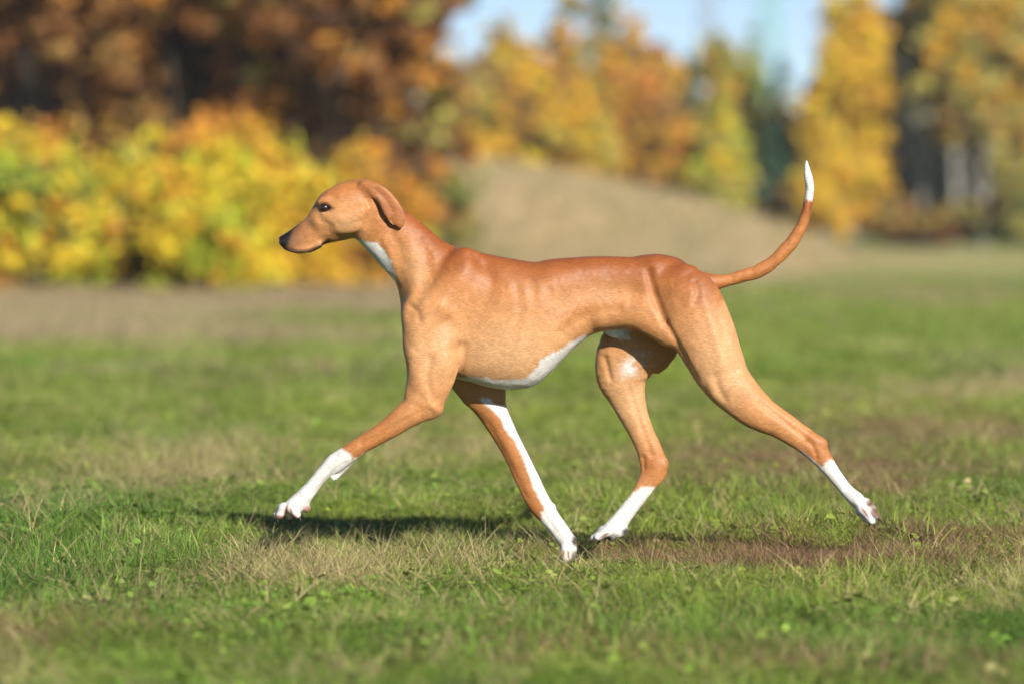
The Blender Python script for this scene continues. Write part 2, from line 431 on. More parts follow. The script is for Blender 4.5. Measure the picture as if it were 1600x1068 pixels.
# --- shrubs in autumn colour on the left, about 37 m away (162 px per metre)
def shrub(px, d, top, wpx, pal, seed, label, n=4200, size=.11, low=470, dens=None):
    s = d/FPX; hgt = (CAM_H+(HORIZON-top)*s)*1.14; rx = wpx*s/2*1.05
    r = np.random.default_rng(seed+500); bl = []
    for i in range(6):
        bl.append((r.uniform(-.62, .62)*rx, r.uniform(-.5, .5)*rx, hgt*r.uniform(.22, .74), rx*r.uniform(.38, .55), rx*.5, hgt*r.uniform(.20, .26)))
    bl.append((0, 0, hgt*.42, rx*.8, rx*.6, hgt*.42))
    bl.append((0, -.35*rx, hgt*.14, rx*.95, rx*.4, hgt*.14))
    return plant('shrub', label, 'shrub', spot_at(px, d), hgt, bl, n, size, pal, .022, MAT_BARK, seed, 'autumn shrubs at the field edge', stems=6, clump=.42, kind_tree=False)
shrub(-60, 37.5, 168, 210, [(LIME, 3), (YEL, 3), (GOLD, 1)], 101, 'yellow-green shrub at the far end of the row, away from the mound')
shrub(50, 36.0, 172, 240, [(LIME, 4), (YEL, 4), (GRN, 2.5), (GOLD, 2), (ORG, .8)], 102, 'green and lime shrub at the field edge with yellow tips')
shrub(180, 36.8, 186, 250, [(YEL, 4), (LIME, 2.5), (GRN, 1.2), (GOLD, 2.5), (ORG, 1.6)], 103, 'lime and yellow shrub with orange tips under the brown oaks')
shrub(300, 38.2, 168, 260, [(ORG, 5), (GOLD, 4), (YEL, 1)], 104, 'tall burnt-orange shrub rising behind the yellow ones')
shrub(330, 36.0, 236, 230, [(YEL, 5), (LIME, 2.5), (GOLD, 3)], 105, 'bright lemon-yellow and lime shrub at the field edge')
shrub(430, 36.6, 222, 220, [(YEL, 4), (GOLD, 4), (LIME, 1.5)], 106, 'golden-yellow shrub behind the dog\'s muzzle')
shrub(545, 37.4, 238, 230, [(ORG, 4), (GOLD, 4), (TAN, 1)], 107, 'orange shrub behind the dog\'s head')
shrub(630, 37.0, 300, 130, [(ORG, 3), (GOLD, 4), (YEL, 1)], 108, 'small golden-orange shrub behind the dog\'s neck', 1300)
shrub(705, 46.0, 255, 120, [(GRN, 3), (OLV, 3), (TAN, 1)], 109, 'grey-green shrub at the foot of the dry mound', 1500)
# --- brown oaks behind the shrubs, about 47 m away
def broad(name, label, px, d, hgt, rx, low, pal, seed, n, size, group, bark=MAT_BARK, trunk=.16, z=None, cat='tree', clump=.24, nb=11):
    r = np.random.default_rng(seed+900); bl = []
    for i in range(nb):
        t = (i+.5)/nb; zz = low+(hgt-low)*(.10+.82*t); wr = rx*(1-.45*abs(2*t-.8)**1.5)
        a = i*2.4+r.uniform(-.4, .4); bl.append((math.cos(a)*wr*.55, math.sin(a)*wr*.55, zz, wr*r.uniform(.45, .62), wr*r.uniform(.45, .62), (hgt-low)*r.uniform(.13, .19)))
    return plant(name, label, cat, spot_at(px, d, z), hgt, bl, n, size, pal, trunk, bark, seed, group, clump=clump)
OAKP = [(BRN, 5), (DBRN, 4), (ORG, .9), (TAN, 1.2), (OLV, .7)]
broad('oak_tree', 'broad dark brown oak beyond the lime shrubs', 40, 47, 7.5, 2.6, 1.6, OAKP, 201, 13000, .19, 'brown oaks behind the shrubs')
broad('oak_tree', 'rusty brown oak beyond the tall orange shrub', 290, 48, 8.0, 2.5, 1.7, OAKP, 202, 13000, .19, 'brown oaks behind the shrubs')
broad('oak_tree', 'orange-brown oak beyond the dog\'s head, last of the oaks before the mound', 540, 46.5, 7.0, 1.75, 1.5, [(BRN, 4), (ORG, 2.5), (DBRN, 1.5), (OLV, 1.2), (TAN, 2)], 203, 11000, .18, 'brown oaks behind the shrubs')
broad('oak_tree', 'filler oak with shade in its dark leaves, farther back between the brown ones', 150, 56, 8.0, 3.2, .8, [(DBRN, 5), (BRN, 1), (DGRN, 2)], 204, 15000, .27, 'brown oaks behind the shrubs')  # added filler: dark leaf colours paint the shade in the crown gaps
broad('oak_tree', 'filler oak with shade in its dark leaves, behind the orange-brown oak', 430, 58, 8.5, 3.2, .8, [(DBRN, 5), (BRN, 1.5), (DGRN, 2)], 205, 15000, .27, 'brown oaks behind the shrubs')  # second filler oak, crown shade put into its leaf colours
broad('rowan_tree', 'small red-brown tree between the last oak and the mound', 660, 52, 2.6, .75, .5, [(BRN, 3), (ORG, 3), (TAN, 2)], 206, 2200, .13, 'small trees beside the mound', trunk=.06)
# --- trees beyond the mound, about 95-115 m away
def far_tree(label, px, d, top, wpx, pal, seed, name='birch_tree', low=.4, n=9000, bark=MAT_BIRCH, z=None, trunk=.10, group='autumn trees beyond the mound', base=372):
    s = d/FPX; hgt = (CAM_H+(HORIZON-top)*s)*1.10
    return broad(name, label, px, d, hgt, wpx*s/2*1.35, low, pal, seed, n, .27, group, bark, trunk, z)
FAR = [(715, 98, 88, 150, [(GOLD, 2), (OLV, 3), (TAN, 2)], 'olive-gold birch at the top end of the mound'),
       (785, 104, 66, 120, [(YEL, 2), (GOLD, 3), (OLV, 2)], 'yellow birch behind the crest of the mound'),
       (815, 94, 120, 110, [(GOLD, 3), (YEL, 1), (TAN, 2)], 'short golden birch in front of the yellow one'),
       (862, 102, 60, 110, [(ORG, 2), (GOLD, 4), (TAN, 1)], 'amber birch behind the middle of the mound'),
       (925, 110, -4, 150, [(OLV, 4), (GRN, 2), (GOLD, 2)], 'tallest olive birch beyond the mound'),
       (900, 92, 165, 110, [(GOLD, 3), (OLV, 2), (YEL, 2)], 'low yellow birch in front of the tallest olive one'),
       (985, 104, 70, 95, [(ORG, 3), (GOLD, 3), (OLV, 1)], 'orange birch beside the tallest olive one'),
       (1030, 96, 100, 90, [(ORG, 3), (TAN, 3), (GOLD, 2)], 'copper birch where the mound slopes down'),
       (1130, 100, 82, 90, [(OLV, 3), (GOLD, 2), (LIME, 1)], 'yellow-green birch in front of the green mast'),
       (1125, 92, 190, 90, [(YEL, 2), (LIME, 2), (OLV, 3)], 'low lime birch at the lower end of the mound'),
       (1165, 108, 90, 70, [(GRN, 3), (OLV, 2), (LIME, 1)], 'fresh green birch next to the dark spruce'),
       (1328, 96, 12, 120, [(GOLD, 5), (YEL, 3)], 'tall golden birch standing clear against the sky'),
       (1290, 92, 215, 70, [(GOLD, 4), (YEL, 2), (OLV, 1)], 'small golden birch at the foot of the tall golden one')]
for i, (px, d, top, wpx, pal, lab) in enumerate(FAR):
    far_tree(lab, px, d, top, wpx, pal, 300+i, n=16000 if 'tall golden' in lab else 9000)
EDGE = [(1440, 99, -40, 130, [(OLV, 4), (GOLD, 2), (GRN, 1)], 'olive birch at the near corner of the dark wood', 3.6),
        (1535, 95, -90, 150, [(GOLD, 3), (OLV, 4), (TAN, 1)], 'big gold and olive birch with a pale trunk', 1.7),
        (1610, 100, -80, 150, [(GOLD, 4), (ORG, 1), (OLV, 2)], 'golden birch at the end of the dark wood', .8),
        (1490, 107, -70, 140, [(OLV, 4), (GRN, 2), (DGRN, 1)], 'green-olive birch set back in the dark wood', 3.4)]
for i, (px, d, top, wpx, pal, lab, low) in enumerate(EDGE):
    far_tree(lab, px, d, top, wpx, pal, 340+i, low=low, n=9000, trunk=.11, group='birches along the dark wood')
UNDER = [(1400, 94, 318, 70, [(OLV, 3), (TAN, 2), (BRN, 2)], 'low brown sapling at the corner of the dark wood'),
         (1475, 93, 335, 70, [(OLV, 2), (BRN, 3)], 'low russet sapling in front of the dark wood'),
         (1585, 92, 280, 100, [(OLV, 3), (GRN, 2), (TAN, 1)], 'low olive sapling beside the pale birch trunk'),
         (1240, 95, 285, 80, [(TAN, 3), (OLV, 2), (BRN, 1)], 'low tan sapling between the dark spruce and the golden birch'),
         (1065, 93, 235, 80, [(ORG, 2), (TAN, 2), (OLV, 2)], 'low copper sapling in front of the blue-green spruce')]
for i, (px, d, top, wpx, pal, lab) in enumerate(UNDER):
    far_tree(lab, px, d, top, wpx, pal, 360+i, name='sapling', low=.1, n=2600, trunk=.04, group='saplings along the wood edge')
def spruce(label, px, d, top, wpx, seed, pal, n=7000):
    r = np.random.default_rng(seed); s = d/FPX; h = CAM_H+(HORIZON-top)*s; R = wpx*s/2; bl = []
    for i in range(10):
        t = i/9.; bl.append((r.normal(0, .05), r.normal(0, .05), h*(.08+.86*t), R*(1-.88*t), R*(1-.88*t), h*.055))
    return plant('spruce_tree', label, 'tree', spot_at(px, d), h, bl, n, .24, pal, .11, MAT_BARK, seed, 'dark conifers among the birches', clump=.30)
spruce('blue-green spruce beside the copper birch', 1075, 106, 78, 90, 401, [(TEAL, 3), (DGRN, 3)])
spruce('bright blue-green spruce next to the tall golden birch', 1215, 103, 82, 120, 402, [(TEAL, 4), (GRN, 2), (DGRN, 2)])
spruce('dark low spruce at the foot of the blue-green one', 1205, 96, 195, 80, 403, [(DGRN, 4), (TEAL, 2)])
for i, (px, d, top, wpx, lab) in enumerate(((1425, 113, 40, 170, 'nearly black spruce standing in for shade beside the tall golden birch'), (1490, 112, 60, 190, 'nearly black spruce standing in for shade in the middle of the dark wood'),
                                            (1560, 114, 20, 190, 'nearly black spruce standing in for shade behind the pale birch trunk'), (1640, 113, 40, 190, 'nearly black spruce standing in for shade at the end of the dark wood'))):
    spruce(lab, px, d, top, wpx, 410+i, [((.012, .022, .012), 4), ((.035, .035, .016), 2)])  # added spruces; near-black leaves stand in for the wood's shaded interior
# distant wood closing the view
r = np.random.default_rng(55); bl = []
for px in range(-700, 2400, 48):
    d = 150+r.uniform(-8, 25); x = X_at(px, d); h = r.uniform(5.2, 7.2)
    bl.append((x, d-DIST, h*.5, 1.9, 1.6, h*.5))
V, F, Cc = leaves(bl, 45000, .6, [(OLV, 3), (GRN, 3), (TAN, 2), (DGRN, 3), (GOLD, 1)], r, .5)
m = mesh_np('distant_wood', V, F); set_col(m, 'col', Cc); obj('distant_wood', m, MAT_LEAF, kind='stuff', label='distant mixed wood closing off the field', category='wood')
# lattice masts far behind the trees
def mast(label, px, d, w0, hgt, c, seed):
    mt = plain_mast_mat('mast_paint_%d' % seed, c)
    root = obj('lattice_mast', None, None, None, spot_at(px, d), label=label, category='mast', group='lattice masts behind the trees')
    def leg_at(sx, sy, t): q = w0*(1-.55*t)/2; return Vector((sx*q, sy*q, hgt*t))
    cor = [(-1, -1), (1, -1), (1, 1), (-1, 1)]
    for sx, sy in cor:
        V, F = [], []; limb(V, F, [leg_at(sx, sy, 0), leg_at(sx, sy, .5), leg_at(sx, sy, 1)], [.12, .10, .07], 4); obj('leg', mesh_np('leg', V, F), mt, root)
    V, F = [], []
    for k in range(14):
        t0, t1 = k/14, (k+1)/14
        for j in range(4):
            a, b = cor[j], cor[(j+1) % 4]
            limb(V, F, [leg_at(*a, t0), leg_at(*b, t1)], [.06, .06], 4); limb(V, F, [leg_at(*b, t0), leg_at(*a, t1)], [.06, .06], 4)
            limb(V, F, [leg_at(*a, t1), leg_at(*b, t1)], [.06, .06], 4)
    obj('bracing', mesh_np('bracing', V, F), mt, root)
    for t in (.72, .84, .96):
        V, F = [], []; limb(V, F, [(-w0*1.6, 0, hgt*t), (0, 0, hgt*t+.4), (w0*1.6, 0, hgt*t)], [.05, .16, .05], 4); obj('cross_arm', mesh_np('cross_arm', V, F), mt, root)
def plain_mast_mat(name, c):
    m, t, b = new_mat(name); n1 = N(t, 'ShaderNodeTexNoise'); n1.inputs['Scale'].default_value = 2
    mx = N(t, 'ShaderNodeMix', data_type='RGBA'); mx.inputs[6].default_value = (*[v*.8 for v in c], 1); mx.inputs[7].default_value = (*c, 1)
    t.links.new(n1.outputs[0], mx.inputs[0]); t.links.new(mx.outputs[2], b.inputs['Base Color']); b.inputs['Roughness'].default_value = .6
    return m
mast('grey lattice mast rising above the low trees', 1105, 260, 1.5, 24, (.32, .35, .38), 1)
mast('green lattice mast rising above the blue-green spruce', 1200, 250, 2.0, 24, (.25, .55, .50), 2)

# thin autumn air
hv, hf = [], []
for z in (-1.5, 26.0):
    for x, y in ((-340, -90), (340, -90), (340, 520), (-340, 520)): hv.append((x, y, z))
hf = [(3, 2, 1, 0), (4, 5, 6, 7), (0, 1, 5, 4), (1, 2, 6, 5), (2, 3, 7, 6), (3, 0, 4, 7)]
m = bpy.data.materials.new('thin_haze'); m.use_nodes = True; t = m.node_tree; t.nodes.clear()
pv = N(t, 'ShaderNodeVolumePrincipled'); pv.inputs['Color'].default_value = (.86, .92, 1, 1); pv.inputs['Density'].default_value = .0005
mo = N(t, 'ShaderNodeOutputMaterial'); t.links.new(pv.outputs[0], mo.inputs['Volume'])
obj('haze', mesh_np('haze', hv, hf), m, kind='stuff', label='thin pale autumn haze over the field', category='haze')
# ------------------------------------------------------------------ the dog: one continuous body from blended traced volumes
VOX = 0.003
LO = np.array([-.60, -.165, -.03]); HI = np.array([.90, .165, .94])
SH = np.ceil((HI-LO)/VOX).astype(int)+1
FIELD = np.full(SH, .1, np.float32)
def pxw(px, py, y):
    d = DIST+y
    return np.array([(px-800)/FPX*d, y, CAM_H-(py-HORIZON)/FPX*d])
def box_grid(lo, hi):
    i0 = np.clip(np.floor((lo-LO)/VOX).astype(int), 0, SH-1); i1 = np.clip(np.ceil((hi-LO)/VOX).astype(int)+1, 1, SH)
    ax = [LO[i]+VOX*np.arange(i0[i], i1[i], dtype=np.float32) for i in range(3)]
    return tuple(slice(i0[i], i1[i]) for i in range(3)), np.meshgrid(*ax, indexing='ij')
def blend(sl, d, k, op='add'):
    a = FIELD[sl]
    if op == 'add':
        h = np.maximum(k-np.abs(a-d), 0)/k
        FIELD[sl] = np.minimum(a, d)-h*h*k*.25
    else:
        d = -d; h = np.maximum(k-np.abs(a-d), 0)/k
        FIELD[sl] = np.maximum(a, d)+h*h*k*.25
def catmull(P, per):
    P = np.asarray(P, float); n = len(P); out = []
    for i in range(n-1):
        p0, p1, p2, p3 = P[max(i-1, 0)], P[i], P[i+1], P[min(i+2, n-1)]
        for s in range(per):
            t = s/per
            out.append(.5*(2*p1+(p2-p0)*t+(2*p0-5*p1+4*p2-p3)*t*t+(3*p1-p0-3*p2+p3)*t**3))
    out.append(P[-1]); return np.array(out)
def tube(st, k=.012, per=4, cap=(1., 1.), egg=0., op='add'):
    """st: (pxA, pyA, pxB, pyB, y, lateral radius) - contour pairs read off the picture plane"""
    rows = []
    for s in st:
        a, b = pxw(s[0], s[1], s[4]), pxw(s[2], s[3], s[4])
        rows.append(np.concatenate([(a+b)/2, [np.linalg.norm(a-b)/2, s[5], s[6] if len(s) > 6 else egg]]))
    R = catmull(rows, per); Cn, ru, rv, eg = R[:, :3], R[:, 3], R[:, 4], R[:, 5]
    T = np.gradient(Cn, axis=0); T /= np.linalg.norm(T, axis=1)[:, None]
    Nn = np.stack([-T[:, 2], 0*T[:, 0], T[:, 0]], 1); Nn /= np.linalg.norm(Nn, axis=1)[:, None]
    # A side is positive
    a0 = pxw(st[0][0], st[0][1], st[0][4])-Cn[0]
    if np.dot(a0, Nn[0]) < 0: Nn = -Nn
    L = np.cross(T, Nn)
    m = max(ru.max(), rv.max())+k+.012
    sl, (X, Y, Z) = box_grid(Cn.min(0)-m, Cn.max(0)+m)
    sh = X.shape; X, Y, Z = X.ravel(), Y.ravel(), Z.ravel()
    best = np.full(X.shape, 1e9, np.float32); S = np.zeros(X.shape, np.float32)
    for i in range(len(Cn)-1):
        e = (Cn[i+1]-Cn[i]).astype(np.float32); L2 = float(e@e)+1e-12; c0 = Cn[i].astype(np.float32)
        rr = max(ru[i], ru[i+1], rv[i], rv[i+1])+k+.012+math.sqrt(L2)
        sub = np.flatnonzero((np.abs(X-(c0[0]+e[0]/2)) < rr) & (np.abs(Z-(c0[2]+e[2]/2)) < rr))
        dx, dy, dz = X[sub]-c0[0], Y[sub]-c0[1], Z[sub]-c0[2]
        t = np.clip((dx*e[0]+dy*e[1]+dz*e[2])/L2, 0, 1)
        q = (dx-t*e[0])**2+(dy-t*e[1])**2+(dz-t*e[2])**2
        u = q < best[sub]; su = sub[u]; best[su] = q[u]; S[su] = i+t[u]
    sel = np.flatnonzero(best < 1e8); S = S[sel]
    i = np.minimum(S.astype(int), len(Cn)-2); f = (S-i)
    def lin(A):
        A = A.astype(np.float32)
        return A[i]*(1-f)+A[i+1]*f if A.ndim == 1 else A[i]*(1-f)[:, None]+A[i+1]*f[:, None]
    c = lin(Cn); dx, dy, dz = X[sel]-c[:, 0], Y[sel]-c[:, 1], Z[sel]-c[:, 2]
    n_, l_, t_ = lin(Nn), lin(L), lin(T)
    u = dx*n_[:, 0]+dy*n_[:, 1]+dz*n_[:, 2]; v = dx*l_[:, 0]+dy*l_[:, 1]+dz*l_[:, 2]
    t = dx*t_[:, 0]+dy*t_[:, 1]+dz*t_[:, 2]
    inner = (S > 0) & (S < len(Cn)-1); slk = 1.5*np.linalg.norm(np.diff(Cn, axis=0), axis=1).max(); t = np.where(inner, np.maximum(np.abs(t)-slk, 0), t)
    Ru, Rv, E = lin(ru), lin(rv), lin(eg)
    Rv = Rv*np.clip(1+E*u/Ru, .3, 1.7)
    Rt = np.minimum(Ru, Rv)*np.where(S < len(Cn)/2, cap[0], cap[1])
    k0 = np.sqrt((u/Ru)**2+(v/Rv)**2+(t/Rt)**2)+1e-6
    k1 = np.sqrt((u/Ru**2)**2+(v/Rv**2)**2+(t/Rt**2)**2)+1e-6
    d = np.full(len(X), .1, np.float32); d[sel] = k0*(k0-1)/k1
    blend(sl, d.reshape(sh), k, op)
def slab(top, bot, lat, axis=(1., 0.), k=.012, cap=(1., 1.), p=2.):
    """volume between two traced outlines (picture pixels), sliced across a straight axis; lat = (pixel along axis, half width, egg)"""
    ax = np.array(axis, float)/np.hypot(*axis); nx = np.array([ax[1], -ax[0]])
    def st(P): P = np.asarray(catmull(np.array(P, float), 6)); q = np.stack([P@ax, P@nx], 1); return q[np.argsort(q[:, 0])]
    T, B = st(top), st(bot); L = np.asarray(catmull(np.array(lat, float), 6))
    s0, s1 = max(T[0, 0], B[0, 0]), min(T[-1, 0], B[-1, 0])
    P = np.array([pxw(p[0], p[1], 0) for p in list(top)+list(bot)]); m = .05+k
    lo, hi = P.min(0)-m, P.max(0)+m; w_ = max(q[1] for q in lat)+m; lo[1], hi[1] = -w_, w_
    sl, (X, Y, Z) = box_grid(lo, hi)
    px = 800+X*(FPX/DIST); py = HORIZON+(CAM_H-Z)*(FPX/DIST)
    s = px*ax[0]+py*ax[1]; nn = px*nx[0]+py*nx[1]; sc_ = np.clip(s, s0, s1)
    a, b = np.interp(sc_, T[:, 0], T[:, 1]), np.interp(sc_, B[:, 0], B[:, 1])
    wv = np.interp(sc_, L[:, 0], L[:, 1]); eg = np.interp(sc_, L[:, 0], L[:, 2])
    M = DIST/FPX; c = (a+b)/2; Ru = np.maximum(np.abs(a-b)/2*M, .002); u = (nn-c)*M*np.where(a > b, 1, -1); t = (s-sc_)*M
    Rv = wv*np.clip(1+eg*u/Ru, .3, 1.7); Rt = np.minimum(Ru, Rv)*np.where(s < (s0+s1)/2, cap[0], cap[1])
    k0 = (np.abs(u/Ru)**p+np.abs(Y/Rv)**p+np.abs(t/Rt)**p)**(1/p)+1e-6
    k1 = np.sqrt((u/Ru**2)**2+(Y/Rv**2)**2+(t/Rt**2)**2)+1e-6
    blend(sl, (k0*(k0-1)/k1).astype(np.float32), k)
def both(st, **kw):
    tube(st, **kw); tube([(s[0], s[1], s[2], s[3], -s[4])+tuple(s[5:]) for s in st], **kw)
def ball(px, py, y, r, rot=0., k=.012, op='add', yaw=0.):
    """ellipsoid; r = (along, across, lateral) metres, rot in degrees in the picture plane"""
    c = pxw(px, py, y); r = np.array(r if hasattr(r, '__len__') else (r, r, r), float); m = r.max()+k+.01
    sl, (X, Y, Z) = box_grid(c-m, c+m); a = math.radians(rot); b = math.radians(yaw)
    dx, dy, dz = X-c[0], Y-c[1], Z-c[2]
    dx, dy = dx*math.cos(b)+dy*math.sin(b), -dx*math.sin(b)+dy*math.cos(b)
    u, v = dx*math.cos(a)+dz*math.sin(a), -dx*math.sin(a)+dz*math.cos(a)
    k0 = np.sqrt((u/r[0])**2+(v/r[1])**2+(dy/r[2])**2)+1e-6
    k1 = np.sqrt((u/r[0]**2)**2+(v/r[1]**2)**2+(dy/r[2]**2)**2)+1e-6
    blend(sl, (k0*(k0-1)/k1).astype(np.float32), k, op)
def ball2(px, py, y, *a, **kw):
    ball(px, py, y, *a, **kw); kw['yaw'] = -kw.get('yaw', 0); ball(px, py, -y, *a, **kw)

# trunk
slab([(660, 425), (690, 408), (717, 398), (745, 398), (775, 400), (800, 404), (822, 408), (841, 409), (862, 405), (919, 401), (958, 401), (1011, 402), (1035, 403), (1055, 412), (1079, 428), (1100, 446)],
     [(652, 565), (680, 584), (715, 592), (741, 598), (762, 604), (789, 608), (817, 607), (836, 601), (851, 590), (872, 569), (891, 549), (906, 536), (925, 523), (955, 516), (1005, 519), (1042, 535), (1078, 535), (1100, 520)],
     [(650, .054, .10), (722, .074, .04), (785, .084, .0), (835, .084, -.02), (875, .074, 0), (912, .062, .05), (960, .055, 0), (1008, .056, 0), (1043, .060, 0), (1080, .054, 0), (1102, .046, 0)], k=.01, cap=(.55, .4), p=2.5)
ball(1034, 414, 0, (.040, .016, .033), rot=-5, k=.03)                      # croup
ball(1066, 422, 0, (.030, .013, .045), rot=-28, k=.025)
ball(726, 409, 0, (.055, .020, .026), rot=-12, k=.03)                       # withers
# neck
tube([(584, 292, 556, 368, 0, .036), (622, 320, 578, 394, 0, .035), (655, 346, 607, 426, 0, .039), (690, 374, 630, 456, 0, .047),
      (728, 400, 645, 505, 0, .056), (760, 420, 662, 555, 0, .058)], k=.03, per=4)
ball(655, 500, 0, (.030, .035, .040), k=.03)                               # breastbone
# head
slab([(438, 369), (445, 365), (460, 355), (471, 346), (480, 338), (486, 329), (491, 320), (498, 307), (510, 297), (530, 287), (550, 282), (568, 280), (584, 284)],
     [(441, 385), (450, 390), (466, 394), (486, 393), (498, 387), (510, 381), (525, 378), (540, 375), (552, 371), (570, 362), (590, 345)],
     [(262, .0150, 0), (276, .0185, 0), (292, .0215, 0), (312, .0235, -.05), (332, .027, -.05), (352, .036, 0), (372, .0445, 0), (395, .047, 0), (420, .044, 0), (450, .036, 0)], axis=(137., -50.), k=.012, cap=(.55, .6))
ball2(506, 313.5, .029, (.017, .0085, .0095), rot=25, k=.010)                  # brow
ball2(545, 344, .034, (.036, .026, .014), rot=15, k=.020)                  # cheek muscle
both([(497, 342, 500, 352, .026, .006), (520, 338, 522, 348, .040, .006), (545, 332, 547, 344, .046, .006), (566, 322, 570, 334, .044, .006)], k=.016)  # zygoma
both([(446, 383, 448, 391, .011, .007), (462, 387, 465, 396, .015, .007), (484, 385, 487, 394, .019, .006), (500, 379, 502, 387, .023, .004)], k=.008)  # lips
ball2(507, 325.5, .041, (.0125, .0080, .0095), rot=-8, k=.004, op='sub')                            # eye socket
ball2(437, 375.5, .008, (.006, .0035, .006), rot=-35, k=.002, op='sub')       # nostril
# ears
both([(560, 297, 572, 289, .026, .0060), (575, 303, 594, 290, .0420, .0048), (589, 316, 613, 303, .0455, .0042), (597, 332, 626, 319, .0460, .0038),
      (606, 346, 633, 334, .0455, .0036), (614, 353, 634, 344, .0445, .0034), (622, 357, 631, 353, .0435, .0028)], k=.008, per=4, cap=(.6, .9))
ball2(574, 292, .030, (.016, .010, .011), rot=-35, k=.016)
# near and far shoulder blades, upper arms
both([(712, 398, 752, 408, .038, .020), (688, 425, 742, 450, .050, .026), (655, 465, 715, 500, .055, .030), (634, 488, 690, 530, .052, .030)], k=.022)
tube([(632, 490, 705, 470, -.052, .032), (629, 530, 716, 535, -.060, .034), (635, 575, 714, 572, -.064, .033), (634, 603, 705, 600, -.066, .030), (630, 622, 692, 630, -.067, .025)], k=.018, cap=(1, .8))
ball(693, 560, -.058, (.052, .026, .028), rot=75, k=.025)                    # triceps
# near fore leg
tube([(652, 606, 684, 649, -.067, .025), (622, 632, 649, 664, -.068, .0235), (594, 658, 614, 684, -.068, .020), (560, 681, 577, 703, -.066, .0165),
      (533, 699, 549, 723, -.064, .0155), (514, 711, 530, 737, -.062, .0165), (500, 728, 517, 743, -.060, .0150), (481, 751, 500, 761, -.058, .0145),
      (461, 772, 486, 782, -.056, .0175), (448, 783, 474, 796, -.055, .020)], k=.010)
ball(679, 642, -.067, (.018, .012, .013), rot=30, k=.012)                     # elbow point
ball(522, 746, -.060, (.0075, .0055, .006), rot=40, k=.005)                   # carpal pad
tube([(545, 716, 552, 724, -.056, .006), (532, 733, 536, 739, -.054, .005), (521, 745, 526, 750, -.054, .0045)], k=.004)
def toe(p0, p1, p2, y0, y2, r=.0095, k=.0045):
    """knuckle, middle and tip of one toe in picture pixels"""
    pts = []
    for (p, y, q) in ((p0, y0, r*.95), (p1, (y0+y2)/2, r*1.08), (p2, y2, r*.72)):
        dpx = q*700; pts.append((p[0], p[1]-dpx, p[0], p[1]+dpx, y, q))
    c = [pxw(p[0], p[1], y) for p, y in ((p0, y0), (p1, (y0+y2)/2), (p2, y2))]
    for i in range(3):
        rr = (r*.95, r*1.1, r*.8)[i]; cc = c[i]
        m = rr+.02; sl, (X, Y, Z) = box_grid(cc-m, cc+m)
        blend(sl, (np.sqrt((X-cc[0])**2+(Y-cc[1])**2+(Z-cc[2])**2)-rr).astype(np.float32), k)
    for i in range(2):
        a, b = c[i], c[i+1]; m = r*1.3+.015; sl, (X, Y, Z) = box_grid(np.minimum(a, b)-m, np.maximum(a, b)+m); e = b-a
        t = np.clip(((X-a[0])*e[0]+(Y-a[1])*e[1]+(Z-a[2])*e[2])/float(e@e), 0, 1)
        ra = (r*.95, r*1.1, r*.8); rr = ra[i]*(1-t)+ra[i+1]*t
        q = np.sqrt((X-a[0]-t*e[0])**2+(Y-a[1]-t*e[1])**2+(Z-a[2]-t*e[2])**2)-rr
        blend(sl, q.astype(np.float32), k)
CLAWS = []
def paw(knuckle, toes, yc):
    """toes: list of (mid px, tip px, y offset)"""
    for mid, tip, dy in toes:
        toe(knuckle, mid, tip, yc+dy*.5, yc+dy)
        CLAWS.append((pxw(mid[0], mid[1], yc+dy*.75), pxw(tip[0], tip[1], yc+dy)))
paw((460, 787), [((455, 793), (464, 803), -.020), ((443, 793), (437, 804), -.008), ((441, 794), (433, 804), .008), ((450, 795), (452, 805), .020)], -.055)
ball(479, 794, -.055, (.010, .008, .013), rot=50, k=.006)
# far fore leg
tube([(700, 585, 775, 585, .052, .030), (722, 614, 792, 614, .055, .0265), (745, 642, 793, 640, .056, .0235), (770, 680, 808, 677, .056, .020),
      (789, 714, 825, 711, .055, .0165), (805, 750, 842, 745, .054, .0155), (822, 784, 858, 779, .053, .0165), (843, 811, 873, 802, .052, .0150),
      (861, 832, 887, 822, .050, .0150), (874, 851, 899, 840, .048, .0185)], k=.010)
ball(864, 790, .053, (.006, .006, .006), k=.005)
ball(870, 825, .038, (.008, .005, .005), rot=-50, k=.004)
paw((884, 846), [((884, 858), (884, 873), -.016), ((882, 859), (878, 873), .000), ((886, 859), (886, 874), .014), ((893, 856), (897, 871), -.010)], .048)
ball(897, 843, .048, (.009, .007, .014), rot=-60, k=.006)
# thighs and hind legs
tube([(1024, 437, 1096, 444, -.042, .028), (1028, 462, 1124, 472, -.050, .040), (1046, 517, 1146, 510, -.057, .043), (1069, 561, 1159, 547, -.061, .041),
      (1093, 599, 1170, 580, -.064, .036), (1122, 626, 1188, 608, -.066, .031), (1156, 647, 1213, 639, -.067, .026), (1194, 664, 1239, 658, -.067, .021),
      (1228, 689, 1264, 671, -.066, .0170), (1253, 708, 1283, 684, -.065, .0150), (1275, 728, 1298, 709, -.063, .0140), (1293, 746, 1311, 732, -.061, .0125),
      (1312, 768, 1331, 760, -.058, .0130), (1328, 786, 1349, 774, -.056, .0170)], k=.018)
ball(1285, 690, -.065, (.012, .009, .010), rot=-45, k=.010)
paw((1340, 783), [((1348, 795), (1362, 813), -.018), ((1344, 797), (1354, 810), -.006), ((1352, 793), (1368, 805), .008), ((1352, 785), (1364, 795), .018)], -.056)
ball(1356, 783, -.056, (.009, .007, .012), rot=-40, k=.006)
